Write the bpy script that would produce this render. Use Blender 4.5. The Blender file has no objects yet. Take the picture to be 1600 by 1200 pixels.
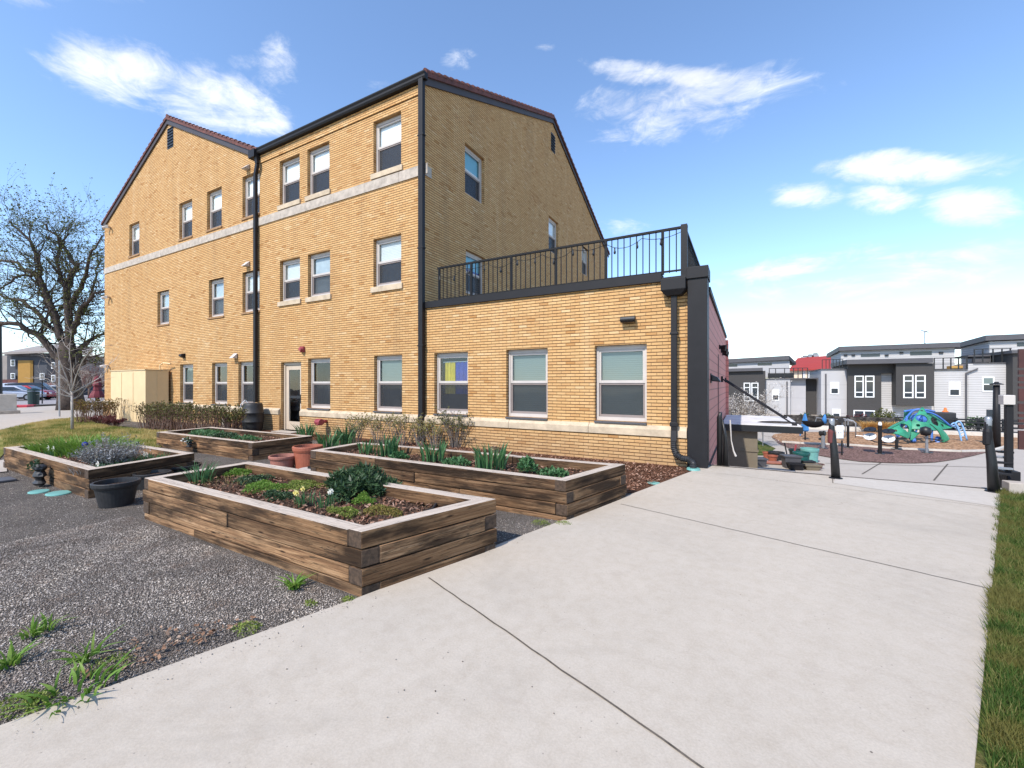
import bpy, math, random
import numpy as np
from mathutils import Vector, Matrix
R=math.radians
sc=bpy.context.scene; COL=sc.collection
# ------------------------------------------------------------------ measuring helpers (tape measure: camera survey -> world metres)
F=654.6; CH=1.6
EX=(.8757,-.4829); EY=(.4829,.8757)
def w2(X,Y): return (X*EX[0]+Y*EX[1], X*EY[0]+Y*EY[1])
def gp(px,py,z=0):
    Y=(CH-z)*F/(py-600); return Vector((*w2((px-800)/F*Y,Y),z))
def gd(px,py,Y): return Vector((*w2((px-800)/F*Y,Y),CH-Y*(py-600)/F))
def wl(px,py,D=8.71):
    s=(px-800)/F; t=D/(s*EY[0]+EY[1]); return (t*(s*EX[0]+EX[1]), CH-t*(py-600)/F)
# ------------------------------------------------------------------ materials
def _mat(name):
    m=bpy.data.materials.new(name); m.use_nodes=True; nt=m.node_tree; b=nt.nodes['Principled BSDF']; return m,nt,b
def nd(nt,t,**k):
    n=nt.nodes.new(t)
    for a,v in k.items(): setattr(n,a,v)
    return n
def lk(nt,a,b): nt.links.new(a,b)
def val(nt,x,sock):
    if hasattr(x,'is_output'): lk(nt,x,sock)
    else: sock.default_value=x
def mth(nt,op,a,b=0.0,c=None,clamp=False):
    n=nd(nt,'ShaderNodeMath',operation=op); n.use_clamp=clamp; val(nt,a,n.inputs[0]); val(nt,b,n.inputs[1])
    if c is not None: val(nt,c,n.inputs[2])
    return n.outputs[0]
def c4(c): return (*c,1) if len(c)==3 else c
def mixc(nt,f,a,b,mode='MIX'):
    n=nd(nt,'ShaderNodeMix',data_type='RGBA',blend_type=mode); val(nt,f,n.inputs[0])
    for x,i in ((a,6),(b,7)):
        if hasattr(x,'is_output'): lk(nt,x,n.inputs[i])
        else: n.inputs[i].default_value=c4(x)
    return n.outputs[2]
def ramp(nt,f,st,interp='LINEAR'):
    n=nd(nt,'ShaderNodeValToRGB'); lk(nt,f,n.inputs[0]); e=n.color_ramp.elements; n.color_ramp.interpolation=interp
    while len(e)<len(st): e.new(.5)
    for i,(p,c) in enumerate(st):
        e[i].position=p; e[i].color=c4(c) if not isinstance(c,(int,float)) else (c,c,c,1)
    return n.outputs[0]
def coord(nt,kind='Object',scale=(1,1,1)):
    t=nd(nt,'ShaderNodeTexCoord').outputs[kind]
    m=nd(nt,'ShaderNodeMapping'); lk(nt,t,m.inputs[0]); m.inputs['Scale'].default_value=scale; return m.outputs[0]
def noise(nt,v,s,d=4,r=.55,out=0,dist=0):
    n=nd(nt,'ShaderNodeTexNoise'); lk(nt,v,n.inputs['Vector']); n.inputs['Scale'].default_value=s; n.inputs['Detail'].default_value=d; n.inputs['Roughness'].default_value=r; n.inputs['Distortion'].default_value=dist; return n.outputs[out]
def voro(nt,v,s,out='Distance',feat='F1'):
    n=nd(nt,'ShaderNodeTexVoronoi',feature=feat); lk(nt,v,n.inputs['Vector']); n.inputs['Scale'].default_value=s; return n.outputs[out]
def bump(nt,b,h,strength=.5,dist=.01):
    n=nd(nt,'ShaderNodeBump'); lk(nt,h,n.inputs['Height']); n.inputs['Strength'].default_value=strength; n.inputs['Distance'].default_value=dist; lk(nt,n.outputs[0],b.inputs['Normal'])
def plain(name,c,rough=.6,metal=0,spec=.5,nz=.12,ns=3,bs=0,bsc=60):
    m,nt,b=_mat(name); v=coord(nt)
    n=noise(nt,v,ns,5,.65)
    lo=tuple(x*(1-nz*1.6) for x in c); hi=tuple(min(1,x*(1+nz)) for x in c)
    lk(nt,ramp(nt,n,[(.25,lo),(.75,hi)]),b.inputs['Base Color'])
    b.inputs['Roughness'].default_value=rough; b.inputs['Metallic'].default_value=metal; b.inputs['Specular IOR Level'].default_value=spec
    if bs: bump(nt,b,noise(nt,v,bsc,4),bs,.004)
    return m
def island(name,cols,rough=.7,spec=.3,trans=0):
    m,nt,b=_mat(name); g=nd(nt,'ShaderNodeNewGeometry').outputs['Random Per Island']
    k=len(cols); c=ramp(nt,g,[(i/(max(1,k-1)),q) for i,q in enumerate(cols)])
    lk(nt,c,b.inputs['Base Color']); b.inputs['Roughness'].default_value=rough; b.inputs['Specular IOR Level'].default_value=spec
    if trans:
        t=nd(nt,'ShaderNodeBsdfTranslucent'); lk(nt,c,t.inputs[0]); mx=nd(nt,'ShaderNodeMixShader'); mx.inputs[0].default_value=trans
        lk(nt,b.outputs[0],mx.inputs[1]); lk(nt,t.outputs[0],mx.inputs[2]); lk(nt,mx.outputs[0],nt.nodes['Material Output'].inputs[0])
    return m
def brick(name,L=.215,Hh=.0677,cols=None,mort=(.115,.062,.03)):
    m,nt,b=_mat(name)
    g=nd(nt,'ShaderNodeNewGeometry'); sp=nd(nt,'ShaderNodeSeparateXYZ'); lk(nt,g.outputs['Position'],sp.inputs[0])
    sn=nd(nt,'ShaderNodeSeparateXYZ'); lk(nt,g.outputs['True Normal'],sn.inputs[0])
    fx=mth(nt,'GREATER_THAN',mth(nt,'ABSOLUTE',sn.outputs[0]),.7)
    u=mth(nt,'ADD',mth(nt,'MULTIPLY',sp.outputs[1],fx),mth(nt,'MULTIPLY',sp.outputs[0],mth(nt,'SUBTRACT',1.,fx)))
    v=mth(nt,'DIVIDE',sp.outputs[2],Hh); row=mth(nt,'FLOOR',v)
    uu=mth(nt,'ADD',mth(nt,'DIVIDE',u,L),mth(nt,'MULTIPLY',mth(nt,'MODULO',mth(nt,'ADD',row,100.),2.),.5))
    col=mth(nt,'FLOOR',uu); fu=mth(nt,'FRACT',uu); fv=mth(nt,'FRACT',v)
    def edge(f,size,w):  # 0 in joint, 1 inside
        a=mth(nt,'MULTIPLY',mth(nt,'MINIMUM',f,mth(nt,'SUBTRACT',1.,f)),size)
        mr=nd(nt,'ShaderNodeMapRange',interpolation_type='SMOOTHSTEP'); lk(nt,a,mr.inputs[0]); mr.inputs[1].default_value=w*.45; mr.inputs[2].default_value=w*1.1; return mr.outputs[0]
    mask=mth(nt,'MULTIPLY',ramp(nt,edge(fu,L,.0048),[(0,.35),(1,1.)]),edge(fv,Hh,.0088))
    cv=nd(nt,'ShaderNodeCombineXYZ'); lk(nt,col,cv.inputs[0]); lk(nt,row,cv.inputs[1])
    wn=nd(nt,'ShaderNodeTexWhiteNoise',noise_dimensions='2D'); lk(nt,cv.outputs[0],wn.inputs['Vector'])
    c=ramp(nt,wn.outputs[0],cols or [(0,(.46,.23,.08)),(.06,(.58,.33,.14)),(.5,(.635,.382,.165)),(.94,(.67,.415,.19)),(1,(.72,.49,.26))])
    big=noise(nt,g.outputs['Position'],.55,5,.62)
    c=mixc(nt,mth(nt,'MULTIPLY',ramp(nt,big,[(.42,0.),(.68,1.)]),.30),c,(.55,.30,.11))
    fine=noise(nt,g.outputs['Position'],45,3,.7); c=mixc(nt,.45,c,ramp(nt,fine,[(.25,(.68,.65,.62)),(.75,(1,1,1))]),'MULTIPLY')
    mp=nd(nt,'ShaderNodeMapping'); lk(nt,g.outputs['Position'],mp.inputs[0]); mp.inputs['Scale'].default_value=(2.2,2.2,.16)
    stk=noise(nt,mp.outputs[0],1.,5,.6); c=mixc(nt,mth(nt,'MULTIPLY',ramp(nt,stk,[(.5,0.),(.72,1.)]),.30),c,(.33,.22,.12)); c=mixc(nt,mth(nt,'MULTIPLY',ramp(nt,stk,[(.30,1.),(.44,0.)]),.22),c,(.70,.52,.31))
    sz=nd(nt,'ShaderNodeMapRange'); lk(nt,mth(nt,'ADD',sp.outputs[2],mth(nt,'MULTIPLY',big,-.9)),sz.inputs[0]); sz.inputs[1].default_value=.35; sz.inputs[2].default_value=-.45; c=mixc(nt,mth(nt,'MULTIPLY',sz.outputs[0],.5),c,(.30,.19,.11))
    c=mixc(nt,mask,mort,c); lk(nt,c,b.inputs['Base Color']); b.inputs['Roughness'].default_value=.85; b.inputs['Specular IOR Level'].default_value=.2
    bump(nt,b,mth(nt,'ADD',mask,mth(nt,'MULTIPLY',fine,.25)),1,.012)
    return m
M={}
M['brick']=brick('buff brick')
M['brick_dark']=plain('brick sill brown',(.33,.19,.09),.85,nz=.3,ns=14,bs=.4)
def concrete(name,c,spots=True):
    m,nt,b=_mat(name); v=coord(nt)
    a=noise(nt,v,1.1,6,.6); f=noise(nt,v,90,3,.7); g=noise(nt,v,9,5,.7)
    base=mixc(nt,a,tuple(x*.88 for x in c),tuple(min(1,x*1.08) for x in c))
    base=mixc(nt,.6,base,ramp(nt,f,[(.3,(.78,.78,.78)),(.65,(1,1,1))]),'MULTIPLY')
    base=mixc(nt,.7,base,ramp(nt,g,[(.3,(.88,.86,.83)),(.6,(1,1,1))]),'MULTIPLY')
    if spots:
        st=noise(nt,v,.55,6,.7,dist=1.5); base=mixc(nt,mth(nt,'MULTIPLY',ramp(nt,st,[(.5,0.),(.70,1.)]),.42),base,tuple(x*.64 for x in c))
        s3=noise(nt,v,2.7,6,.75,dist=2.); base=mixc(nt,mth(nt,'MULTIPLY',ramp(nt,s3,[(.58,0.),(.66,1.)]),.16),base,(.30,.24,.19))
        ce=nd(nt,'ShaderNodeTexVoronoi',feature='DISTANCE_TO_EDGE'); vm=nd(nt,'ShaderNodeVectorMath',operation='ADD'); lk(nt,v,vm.inputs[0]); nz_=nd(nt,'ShaderNodeTexNoise'); lk(nt,v,nz_.inputs['Vector']); nz_.inputs['Scale'].default_value=3.; lk(nt,nz_.outputs['Color'],vm.inputs[1]); lk(nt,vm.outputs[0],ce.inputs['Vector']); ce.inputs['Scale'].default_value=.42
        ck=mth(nt,'MULTIPLY',ramp(nt,ce.outputs[0],[(0,1.),(.0022,.8),(.0045,0.)]),ramp(nt,noise(nt,v,.6,2),[(.55,0.),(.62,.55)])); base=mixc(nt,ck,base,(.18,.15,.12))
        sv=voro(nt,v,4.5); sp=ramp(nt,sv,[(.0,1.),(.022,1.),(.035,0.)])
        sp=mth(nt,'MULTIPLY',sp,ramp(nt,noise(nt,v,2.3,2),[(.5,0.),(.56,1.)]))
        base=mixc(nt,sp,base,(.12,.10,.08))
        sv2=voro(nt,v,19.); s2=ramp(nt,sv2,[(.0,1.),(.06,1.),(.1,0.)]); s2=mth(nt,'MULTIPLY',s2,ramp(nt,noise(nt,v,3.1,3),[(.48,0.),(.6,.8)]))
        base=mixc(nt,s2,base,(.24,.21,.18))
    lk(nt,base,b.inputs['Base Color']); b.inputs['Roughness'].default_value=.88; b.inputs['Specular IOR Level'].default_value=.25
    bump(nt,b,mth(nt,'ADD',f,g),.25,.004); return m
M['drive']=concrete('driveway concrete',(.50,.435,.357))
M['conc']=concrete('pavement concrete',(.46,.405,.35),False)
M['stone']=plain('cast stone',(.52,.41,.285),.8,nz=.22,ns=4,bs=.3)
M['stone2']=plain('weathered stone',(.45,.385,.32),.8,nz=.25,ns=5,bs=.3)
M['dark']=plain('dark bronze metal',(.013,.012,.0135),.55,0,.28,nz=.15,ns=4)
M['railm']=plain('railing paint',(.008,.0075,.008),.6,0,.22)
M['dark2']=plain('rake board metal',(.055,.043,.042),.55,.1,nz=.12,ns=2)
M['black']=plain('black paint',(.012,.012,.013),.45,nz=.2)
M['joint']=plain('joint dirt',(.11,.09,.07),.95,nz=.4,ns=20)
M['frame']=plain('taupe vinyl frame',(.52,.47,.43),.5,nz=.06)
M['frame_dk']=plain('taupe lower frame',(.26,.21,.19),.5,nz=.08)
M['white']=plain('white paint',(.78,.78,.77),.55,nz=.05)
M['tile']=plain('clay tile',(.13,.042,.032),.8,nz=.4,ns=5,bs=.3)
M['beige']=plain('beige cabinet paint',(.66,.49,.27),.6,nz=.06,ns=2)
M['redp']=plain('faded red paint',(.30,.05,.06),.5,nz=.2)
M['redcoat']=plain('dark red cloth',(.15,.012,.02),.7,nz=.3)
M['door']=plain('tan door paint',(.52,.42,.32),.5,nz=.06)
def glass(name,tint=(.55,.62,.62),rough=.02,g=.25):
    m,nt,b=_mat(name); nt.nodes.remove(b)
    t=nd(nt,'ShaderNodeBsdfTransparent'); t.inputs[0].default_value=c4(tint)
    gl=nd(nt,'ShaderNodeBsdfGlossy'); gl.inputs['Roughness'].default_value=rough; gl.inputs[0].default_value=(.9,.95,1,1)
    v=coord(nt); bp=nd(nt,'ShaderNodeBump'); bp.inputs['Strength'].default_value=.06; bp.inputs['Distance'].default_value=.05; lk(nt,noise(nt,v,1.6,2),bp.inputs['Height']); lk(nt,bp.outputs[0],gl.inputs['Normal'])
    ge=nd(nt,'ShaderNodeNewGeometry'); dt=nd(nt,'ShaderNodeVectorMath',operation='DOT_PRODUCT'); lk(nt,ge.outputs['Incoming'],dt.inputs[0]); lk(nt,ge.outputs['Normal'],dt.inputs[1])
    f=mth(nt,'ADD',mth(nt,'MULTIPLY',mth(nt,'POWER',mth(nt,'SUBTRACT',1.,mth(nt,'ABSOLUTE',dt.outputs['Value'])),4.),.9),.045+g*.15,clamp=True)
    mx=nd(nt,'ShaderNodeMixShader'); lk(nt,f,mx.inputs[0]); lk(nt,t.outputs[0],mx.inputs[1]); lk(nt,gl.outputs[0],mx.inputs[2]); lk(nt,mx.outputs[0],nt.nodes['Material Output'].inputs[0]); return m
M['glass']=glass('window glass',(.90,.94,.94),.02,.12)
M['screen']=None
def screen():
    m,nt,b=_mat('insect screen'); b.inputs['Base Color'].default_value=(.035,.037,.042,1); b.inputs['Roughness'].default_value=.5
    t=nd(nt,'ShaderNodeBsdfTransparent'); mx=nd(nt,'ShaderNodeMixShader'); mx.inputs[0].default_value=.62
    lk(nt,t.outputs[0],mx.inputs[1]); lk(nt,b.outputs[0],mx.inputs[2]); lk(nt,mx.outputs[0],nt.nodes['Material Output'].inputs[0]); return m
M['screen']=screen()
def blind(name,c):
    m,nt,b=_mat(name); v=coord(nt,'Object',(1,1,1)); sp=nd(nt,'ShaderNodeSeparateXYZ'); lk(nt,v,sp.inputs[0])
    f=mth(nt,'FRACT',mth(nt,'MULTIPLY',sp.outputs[2],22.)); lk(nt,ramp(nt,f,[(0,tuple(x*.55 for x in c)),(.25,c),(1,c)]),b.inputs['Base Color']); b.inputs['Roughness'].default_value=.6
    bump(nt,b,f,.6,.02); return m
M['blind']=blind('white mini blind',(.80,.80,.76)); M['blind_g']=blind('green grey blind',(.20,.255,.24)); M['shade']=plain('white roller shade',(.85,.85,.83),.7,nz=.03)
M['shade_b']=plain('teal shade',(.16,.42,.50),.7,nz=.1)
M['flag_b']=plain('blue cloth',(.002,.022,.27),.7,nz=.2,ns=9); M['flag_y']=plain('yellow cloth',(.45,.37,.006),.7,nz=.2,ns=9)
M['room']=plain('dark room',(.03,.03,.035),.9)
M['black_plastic']=plain('black plastic',(.022,.022,.024),.55,nz=.3,ns=12,bs=.2)
M['terra']=plain('terracotta plastic',(.34,.10,.055),.55,nz=.14,ns=5); M['terra2']=plain('faded terracotta',(.36,.145,.105),.65,nz=.14,ns=5)
M['teal']=plain('pale teal plastic',(.15,.36,.32),.5,nz=.1); M['tealdark']=plain('dark teal plastic',(.008,.09,.08),.5,nz=.15)
def wood(name,bleach=False):
    m,nt,b=_mat(name); v=coord(nt,'UV',(1,1,1))
    def sc_(x,y):
        mp=nd(nt,'ShaderNodeMapping'); lk(nt,v,mp.inputs[0]); mp.inputs['Scale'].default_value=(x,y,1); return mp.outputs[0]
    g=noise(nt,sc_(1.2,34),1,5,.65,dist=.6); g2=noise(nt,sc_(5,120),1,3,.7); st=noise(nt,sc_(1.1,4.5),1,5,.6)
    tone=noise(nt,sc_(.12,.9),1.,1)
    if bleach:
        c=ramp(nt,g,[(.2,(.33,.26,.20)),(.42,(.54,.45,.37)),(.8,(.64,.55,.46))])
    else:
        c=ramp(nt,g,[(.28,(.05,.03,.018)),(.42,(.22,.13,.075)),(.56,(.40,.26,.15)),(.75,(.62,.44,.29))])
        c=mixc(nt,ramp(nt,tone,[(.4,0.),(.6,.75)]),c,ramp(nt,g,[(.25,(.11,.055,.026)),(.48,(.36,.21,.11)),(.8,(.56,.37,.21))]))
        c=mixc(nt,ramp(nt,st,[(.44,0.),(.60,.9)]),c,(.045,.030,.021)); tn=noise(nt,sc_(.10,1.3),1.,1); c=mixc(nt,1.,c,ramp(nt,tn,[(.35,(.42,.38,.35)),(.55,(.85,.80,.75)),(.7,(1.1,.95,.82))]),'MULTIPLY')
        k=voro(nt,sc_(2.1,9),1.); c=mixc(nt,ramp(nt,k,[(.0,1.),(.06,.9),(.13,0.)]),c,(.028,.016,.010))
    c=mixc(nt,.55,c,ramp(nt,g2,[(.3,(.5,.48,.46)),(.6,(1,1,1))]),'MULTIPLY')
    crack=ramp(nt,noise(nt,sc_(.9,22),1,3,.5,dist=1.2),[(.485,0.),(.5,1.),(.515,0.)])
    c=mixc(nt,mth(nt,'MULTIPLY',crack,.85 if not bleach else .5),c,(.04,.03,.02))
    lk(nt,c,b.inputs['Base Color']); b.inputs['Roughness'].default_value=.85; b.inputs['Specular IOR Level'].default_value=.15
    bump(nt,b,mth(nt,'SUBTRACT',mth(nt,'ADD',g,mth(nt,'MULTIPLY',g2,.5)),mth(nt,'MULTIPLY',crack,.6)),.7,.008); return m
M['wood']=wood('weathered timber'); M['woodtop']=wood('bleached timber top',True)
M['woodend']=plain('timber end grain',(.075,.046,.028),.9,nz=.5,ns=30,bs=.4)
def soil(name,a,bc,sc_=60):
    m,nt,b=_mat(name); v=coord(nt); k=voro(nt,v,sc_,'Color'); s=nd(nt,'ShaderNodeSeparateColor'); lk(nt,k,s.inputs[0])
    c=mixc(nt,s.outputs[0],a,bc); d=voro(nt,v,sc_); c=mixc(nt,ramp(nt,d,[(.3,0.),(.75,.8)]),c,tuple(x*.3 for x in a)); 
    n=noise(nt,v,2.,5,.65); c=mixc(nt,.8,c,ramp(nt,n,[(.3,(.6,.58,.56)),(.7,(1.15,1.12,1.1))]),'MULTIPLY')
    lk(nt,c,b.inputs['Base Color']); b.inputs['Roughness'].default_value=.95; b.inputs['Specular IOR Level'].default_value=.1; bump(nt,b,d,.9,.02); b.inputs['Roughness'].default_value=.9; return m
M['soil']=soil('garden soil',(.07,.042,.03),(.17,.11,.08),55)
M['gravel']=soil('fine gravel',(.18,.156,.135),(.34,.305,.27),110)
M['mulch']=soil('bark mulch',(.10,.045,.025),(.24,.125,.08),40)
M['chips']=soil('wood chip play surface',(.42,.23,.12),(.62,.40,.25),9)
M['rubber']=soil('maroon rubber surface',(.21,.125,.105),(.33,.21,.18),14)
M['asphalt']=plain('street asphalt',(.30,.27,.265),.9,nz=.1,ns=1)
M['redcurb']=plain('red curb paint',(.55,.05,.07),.7)
def grass(name,cols,s=1.2):
    m,nt,b=_mat(name); v=coord(nt); n=noise(nt,v,s,6,.7); f=noise(nt,v,40,4,.7)
    c=ramp(nt,n,[(.32,cols[0]),(.48,cols[1]),(.62,cols[2])]); c=mixc(nt,.8,c,ramp(nt,f,[(.3,(.35,.35,.35)),(.7,(1.2,1.2,1.2))]),'MULTIPLY')
    lk(nt,c,b.inputs['Base Color']); b.inputs['Roughness'].default_value=.9; b.inputs['Specular IOR Level'].default_value=.1; bump(nt,b,f,1,.03); return m
M['lawn']=grass('spring lawn',[(.09,.13,.02),(.22,.22,.05),(.50,.38,.16)])
M['lawn2']=grass('edge lawn',[(.035,.07,.012),(.07,.11,.02),(.22,.19,.07)],3)
M['blade']=island('grass blades',[(.03,.075,.012),(.06,.12,.02),(.10,.15,.03),(.30,.25,.10)],.7,.2,.25)
M['blade_l']=island('lawn blades',[(.10,.15,.02),(.19,.22,.04),(.38,.33,.11),(.52,.41,.18)],.7,.2,.25)
def patchy(m,a,b,sc1):
    nt=m.node_tree; bs=nt.nodes['Principled BSDF']; l=bs.inputs['Base Color'].links[0].from_socket; n=noise(nt,coord(nt,'Object',(1,2.2,1)),sc1,4,.6)
    c=mixc(nt,ramp(nt,n,[(.45,0.),(.56,.85)]),l,a); c=mixc(nt,ramp(nt,n,[(.34,.8),(.46,0.)]),c,b); lk(nt,c,bs.inputs['Base Color'])
patchy(M['blade_l'],(.60,.44,.18),(.07,.13,.015),.55); patchy(M['blade'],(.16,.14,.04),(.03,.07,.012),1.5)
M['iris']=island('iris leaf',[(.045,.12,.045),(.07,.17,.06),(.12,.23,.10)],.5,.4,.3)
M['green']=island('bright leaf',[(.09,.20,.02),(.15,.27,.04),(.21,.30,.06)],.6,.3,.3)
M['dkgreen']=island('dark leaf',[(.02,.045,.02),(.04,.08,.032),(.08,.14,.055)],.5,.4,.2)
M['sedum']=island('sedum leaf',[(.10,.17,.02),(.20,.25,.045),(.30,.32,.10)],.7,.2,.2)
M['sedum2']=island('olive sedum leaf',[(.12,.12,.02),(.20,.19,.05),(.30,.19,.06)],.7,.2,.2)
M['lav']=island('lavender leaf',[(.14,.14,.14),(.25,.26,.25),(.38,.38,.40)],.7,.2,.1)
M['olive']=island('budding leaf',[(.05,.06,.015),(.10,.11,.03),(.17,.16,.05)],.6,.2,.2)
M['elmleaf']=island('elm bud leaf',[(.05,.06,.012),(.11,.13,.03),(.18,.19,.05)],.6,.2,.3)
M['shrubleaf']=island('young shrub leaf',[(.20,.18,.05),(.30,.27,.10),(.36,.26,.12)],.6,.2,.3)
M['hedgetop']=island('hedge bud leaf',[(.10,.085,.02),(.17,.14,.035),(.24,.15,.04)],.7,.2,.2)
M['redleaf']=island('dark red leaf',[(.08,.02,.025),(.17,.05,.05),(.12,.06,.05)],.6,.2,.2)
M['blossom']=island('pale blossom',[(.55,.50,.46),(.72,.68,.64),(.40,.34,.28)],.8,.1,.2)
M['straw']=island('straw grass',[(.45,.24,.07),(.62,.38,.13),(.52,.30,.10)],.8,.1,.2)
M['petal']=island('white petal',[(.75,.73,.62),(.82,.82,.78)],.6,.2,.3); M['petal_y']=island('yellow petal',[(.75,.62,.15),(.80,.72,.35)],.6,.2,.3)
M['petal_r']=plain('red petal',(.65,.04,.02),.5)
M['pebble0']=island('gravel stones',[(.10,.092,.088),(.19,.175,.165),(.27,.25,.24),(.36,.34,.325),(.48,.46,.445)],.85,.2)
def pebm():
    m=island('gravel stones tinted',[(.12,.10,.087),(.23,.20,.177),(.33,.295,.265),(.43,.385,.35),(.58,.53,.48)],.9,.15); nt=m.node_tree; b=nt.nodes['Principled BSDF']; l=b.inputs['Base Color'].links[0].from_socket
    n=noise(nt,coord(nt),.9,5,.65,dist=.6); n2=noise(nt,coord(nt),4.,4,.6)
    c=mixc(nt,.9,l,ramp(nt,n,[(.36,(.5,.47,.45)),(.5,(.98,.94,.90)),(.64,(1.35,1.28,1.18))]),'MULTIPLY'); c=mixc(nt,mth(nt,'MULTIPLY',ramp(nt,n2,[(.52,0.),(.7,1.)]),.5),c,(.16,.09,.055)); lk(nt,c,b.inputs['Base Color']); return m
M['pebble']=pebm()
M['bark_chip']=island('bark chips',[(.07,.03,.018),(.16,.075,.045),(.28,.15,.10),(.40,.26,.19)],.9,.1)
M['dry_leaf']=island('dry leaves',[(.14,.075,.045),(.26,.15,.095),(.42,.31,.23)],.8,.1)
M['bark']=plain('elm bark',(.075,.055,.045),.95,nz=.45,ns=9,bs=1,bsc=14)
M['twig']=plain('grey twig bark',(.22,.18,.15),.9,nz=.3,ns=9); M['twig_r']=plain('brown twig bark',(.16,.09,.065),.9,nz=.3,ns=9)
M['birch']=plain('pale sapling bark',(.40,.36,.33),.85,nz=.2,ns=9)
M['siding']=None
def siding(name,c,pitch,gap=.09):
    m,nt,b=_mat(name); g=nd(nt,'ShaderNodeNewGeometry'); sp=nd(nt,'ShaderNodeSeparateXYZ'); lk(nt,g.outputs['Position'],sp.inputs[0])
    f=mth(nt,'FRACT',mth(nt,'DIVIDE',sp.outputs[2],pitch)); k=ramp(nt,f,[(0,0.),(gap,1.),(1,1.)])
    n=noise(nt,g.outputs['Position'],1.2,4); cc=mixc(nt,n,tuple(x*.9 for x in c),tuple(min(1,x*1.06) for x in c))
    lk(nt,mixc(nt,k,tuple(x*.35 for x in c),cc),b.inputs['Base Color']); b.inputs['Roughness'].default_value=.7; bump(nt,b,f,.6,.02); return m
M['siding']=siding('white lap siding',(.50,.485,.475),.22,.22); M['siding_g']=siding('pale grey panel',(.43,.42,.42),1.5,.02)
M['charcoal']=siding('charcoal siding',(.048,.044,.042),.19,.06); M['redsiding']=siding('weathered red siding',(.62,.235,.19),.21,.16)
M['coping']=plain('grey roof edge',(.08,.077,.083),.6,nz=.08); M['cream']=plain('cream stucco',(.70,.55,.40),.8,nz=.05); M['redroof']=siding('red shingle roof',(.34,.035,.025),.3,.1)
M['olivebox']=plain('olive brown panel',(.17,.14,.095),.6,nz=.1); M['canopytop']=plain('dirty white canopy top',(.66,.63,.60),.8,nz=.22,ns=1.5)
M['playgreen']=plain('green play plastic',(.035,.27,.15),.5,nz=.3,ns=2); M['playblue']=plain('blue play paint',(.06,.17,.50),.4,nz=.15,ns=2); M['playlight']=plain('pale blue play paint',(.22,.42,.70),.4,nz=.1)
M['steel']=plain('grey steel',(.32,.33,.35),.4,.5,nz=.1); M['umb']=plain('blue canvas',(.04,.19,.46),.7,nz=.15); M['orange']=plain('orange plastic',(.75,.17,.03),.5)
M['slat']=plain('red brown slats',(.075,.022,.018),.6,nz=.25,ns=4); M['gardenwall']=soil('dark stone wall',(.05,.045,.042),(.12,.11,.10),4)
M['lightstone']=plain('light kerb stone',(.58,.53,.46),.85,nz=.15)
M['apt_dark']=plain('slate cladding',(.055,.058,.068),.8,nz=.15,ns=.6); M['apt_brick']=plain('maroon brick',(.13,.05,.045),.9,nz=.3,ns=3); M['apt_yellow']=plain('ochre panel',(.34,.18,.03),.7,nz=.1,ns=1); M['apt_tan']=plain('grey tan cladding',(.27,.235,.21),.8,nz=.1,ns=1)
M['tire']=plain('tyre rubber',(.015,.015,.016),.8); M['autoglass']=plain('car glass',(.03,.04,.05),.08,nz=.1); M['lamp_red']=plain('tail lamp',(.4,.02,.02),.3); M['lamp_w']=plain('head lamp',(.8,.8,.8),.2)
M['bin']=plain('dark green bin',(.006,.025,.024),.5)
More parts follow.
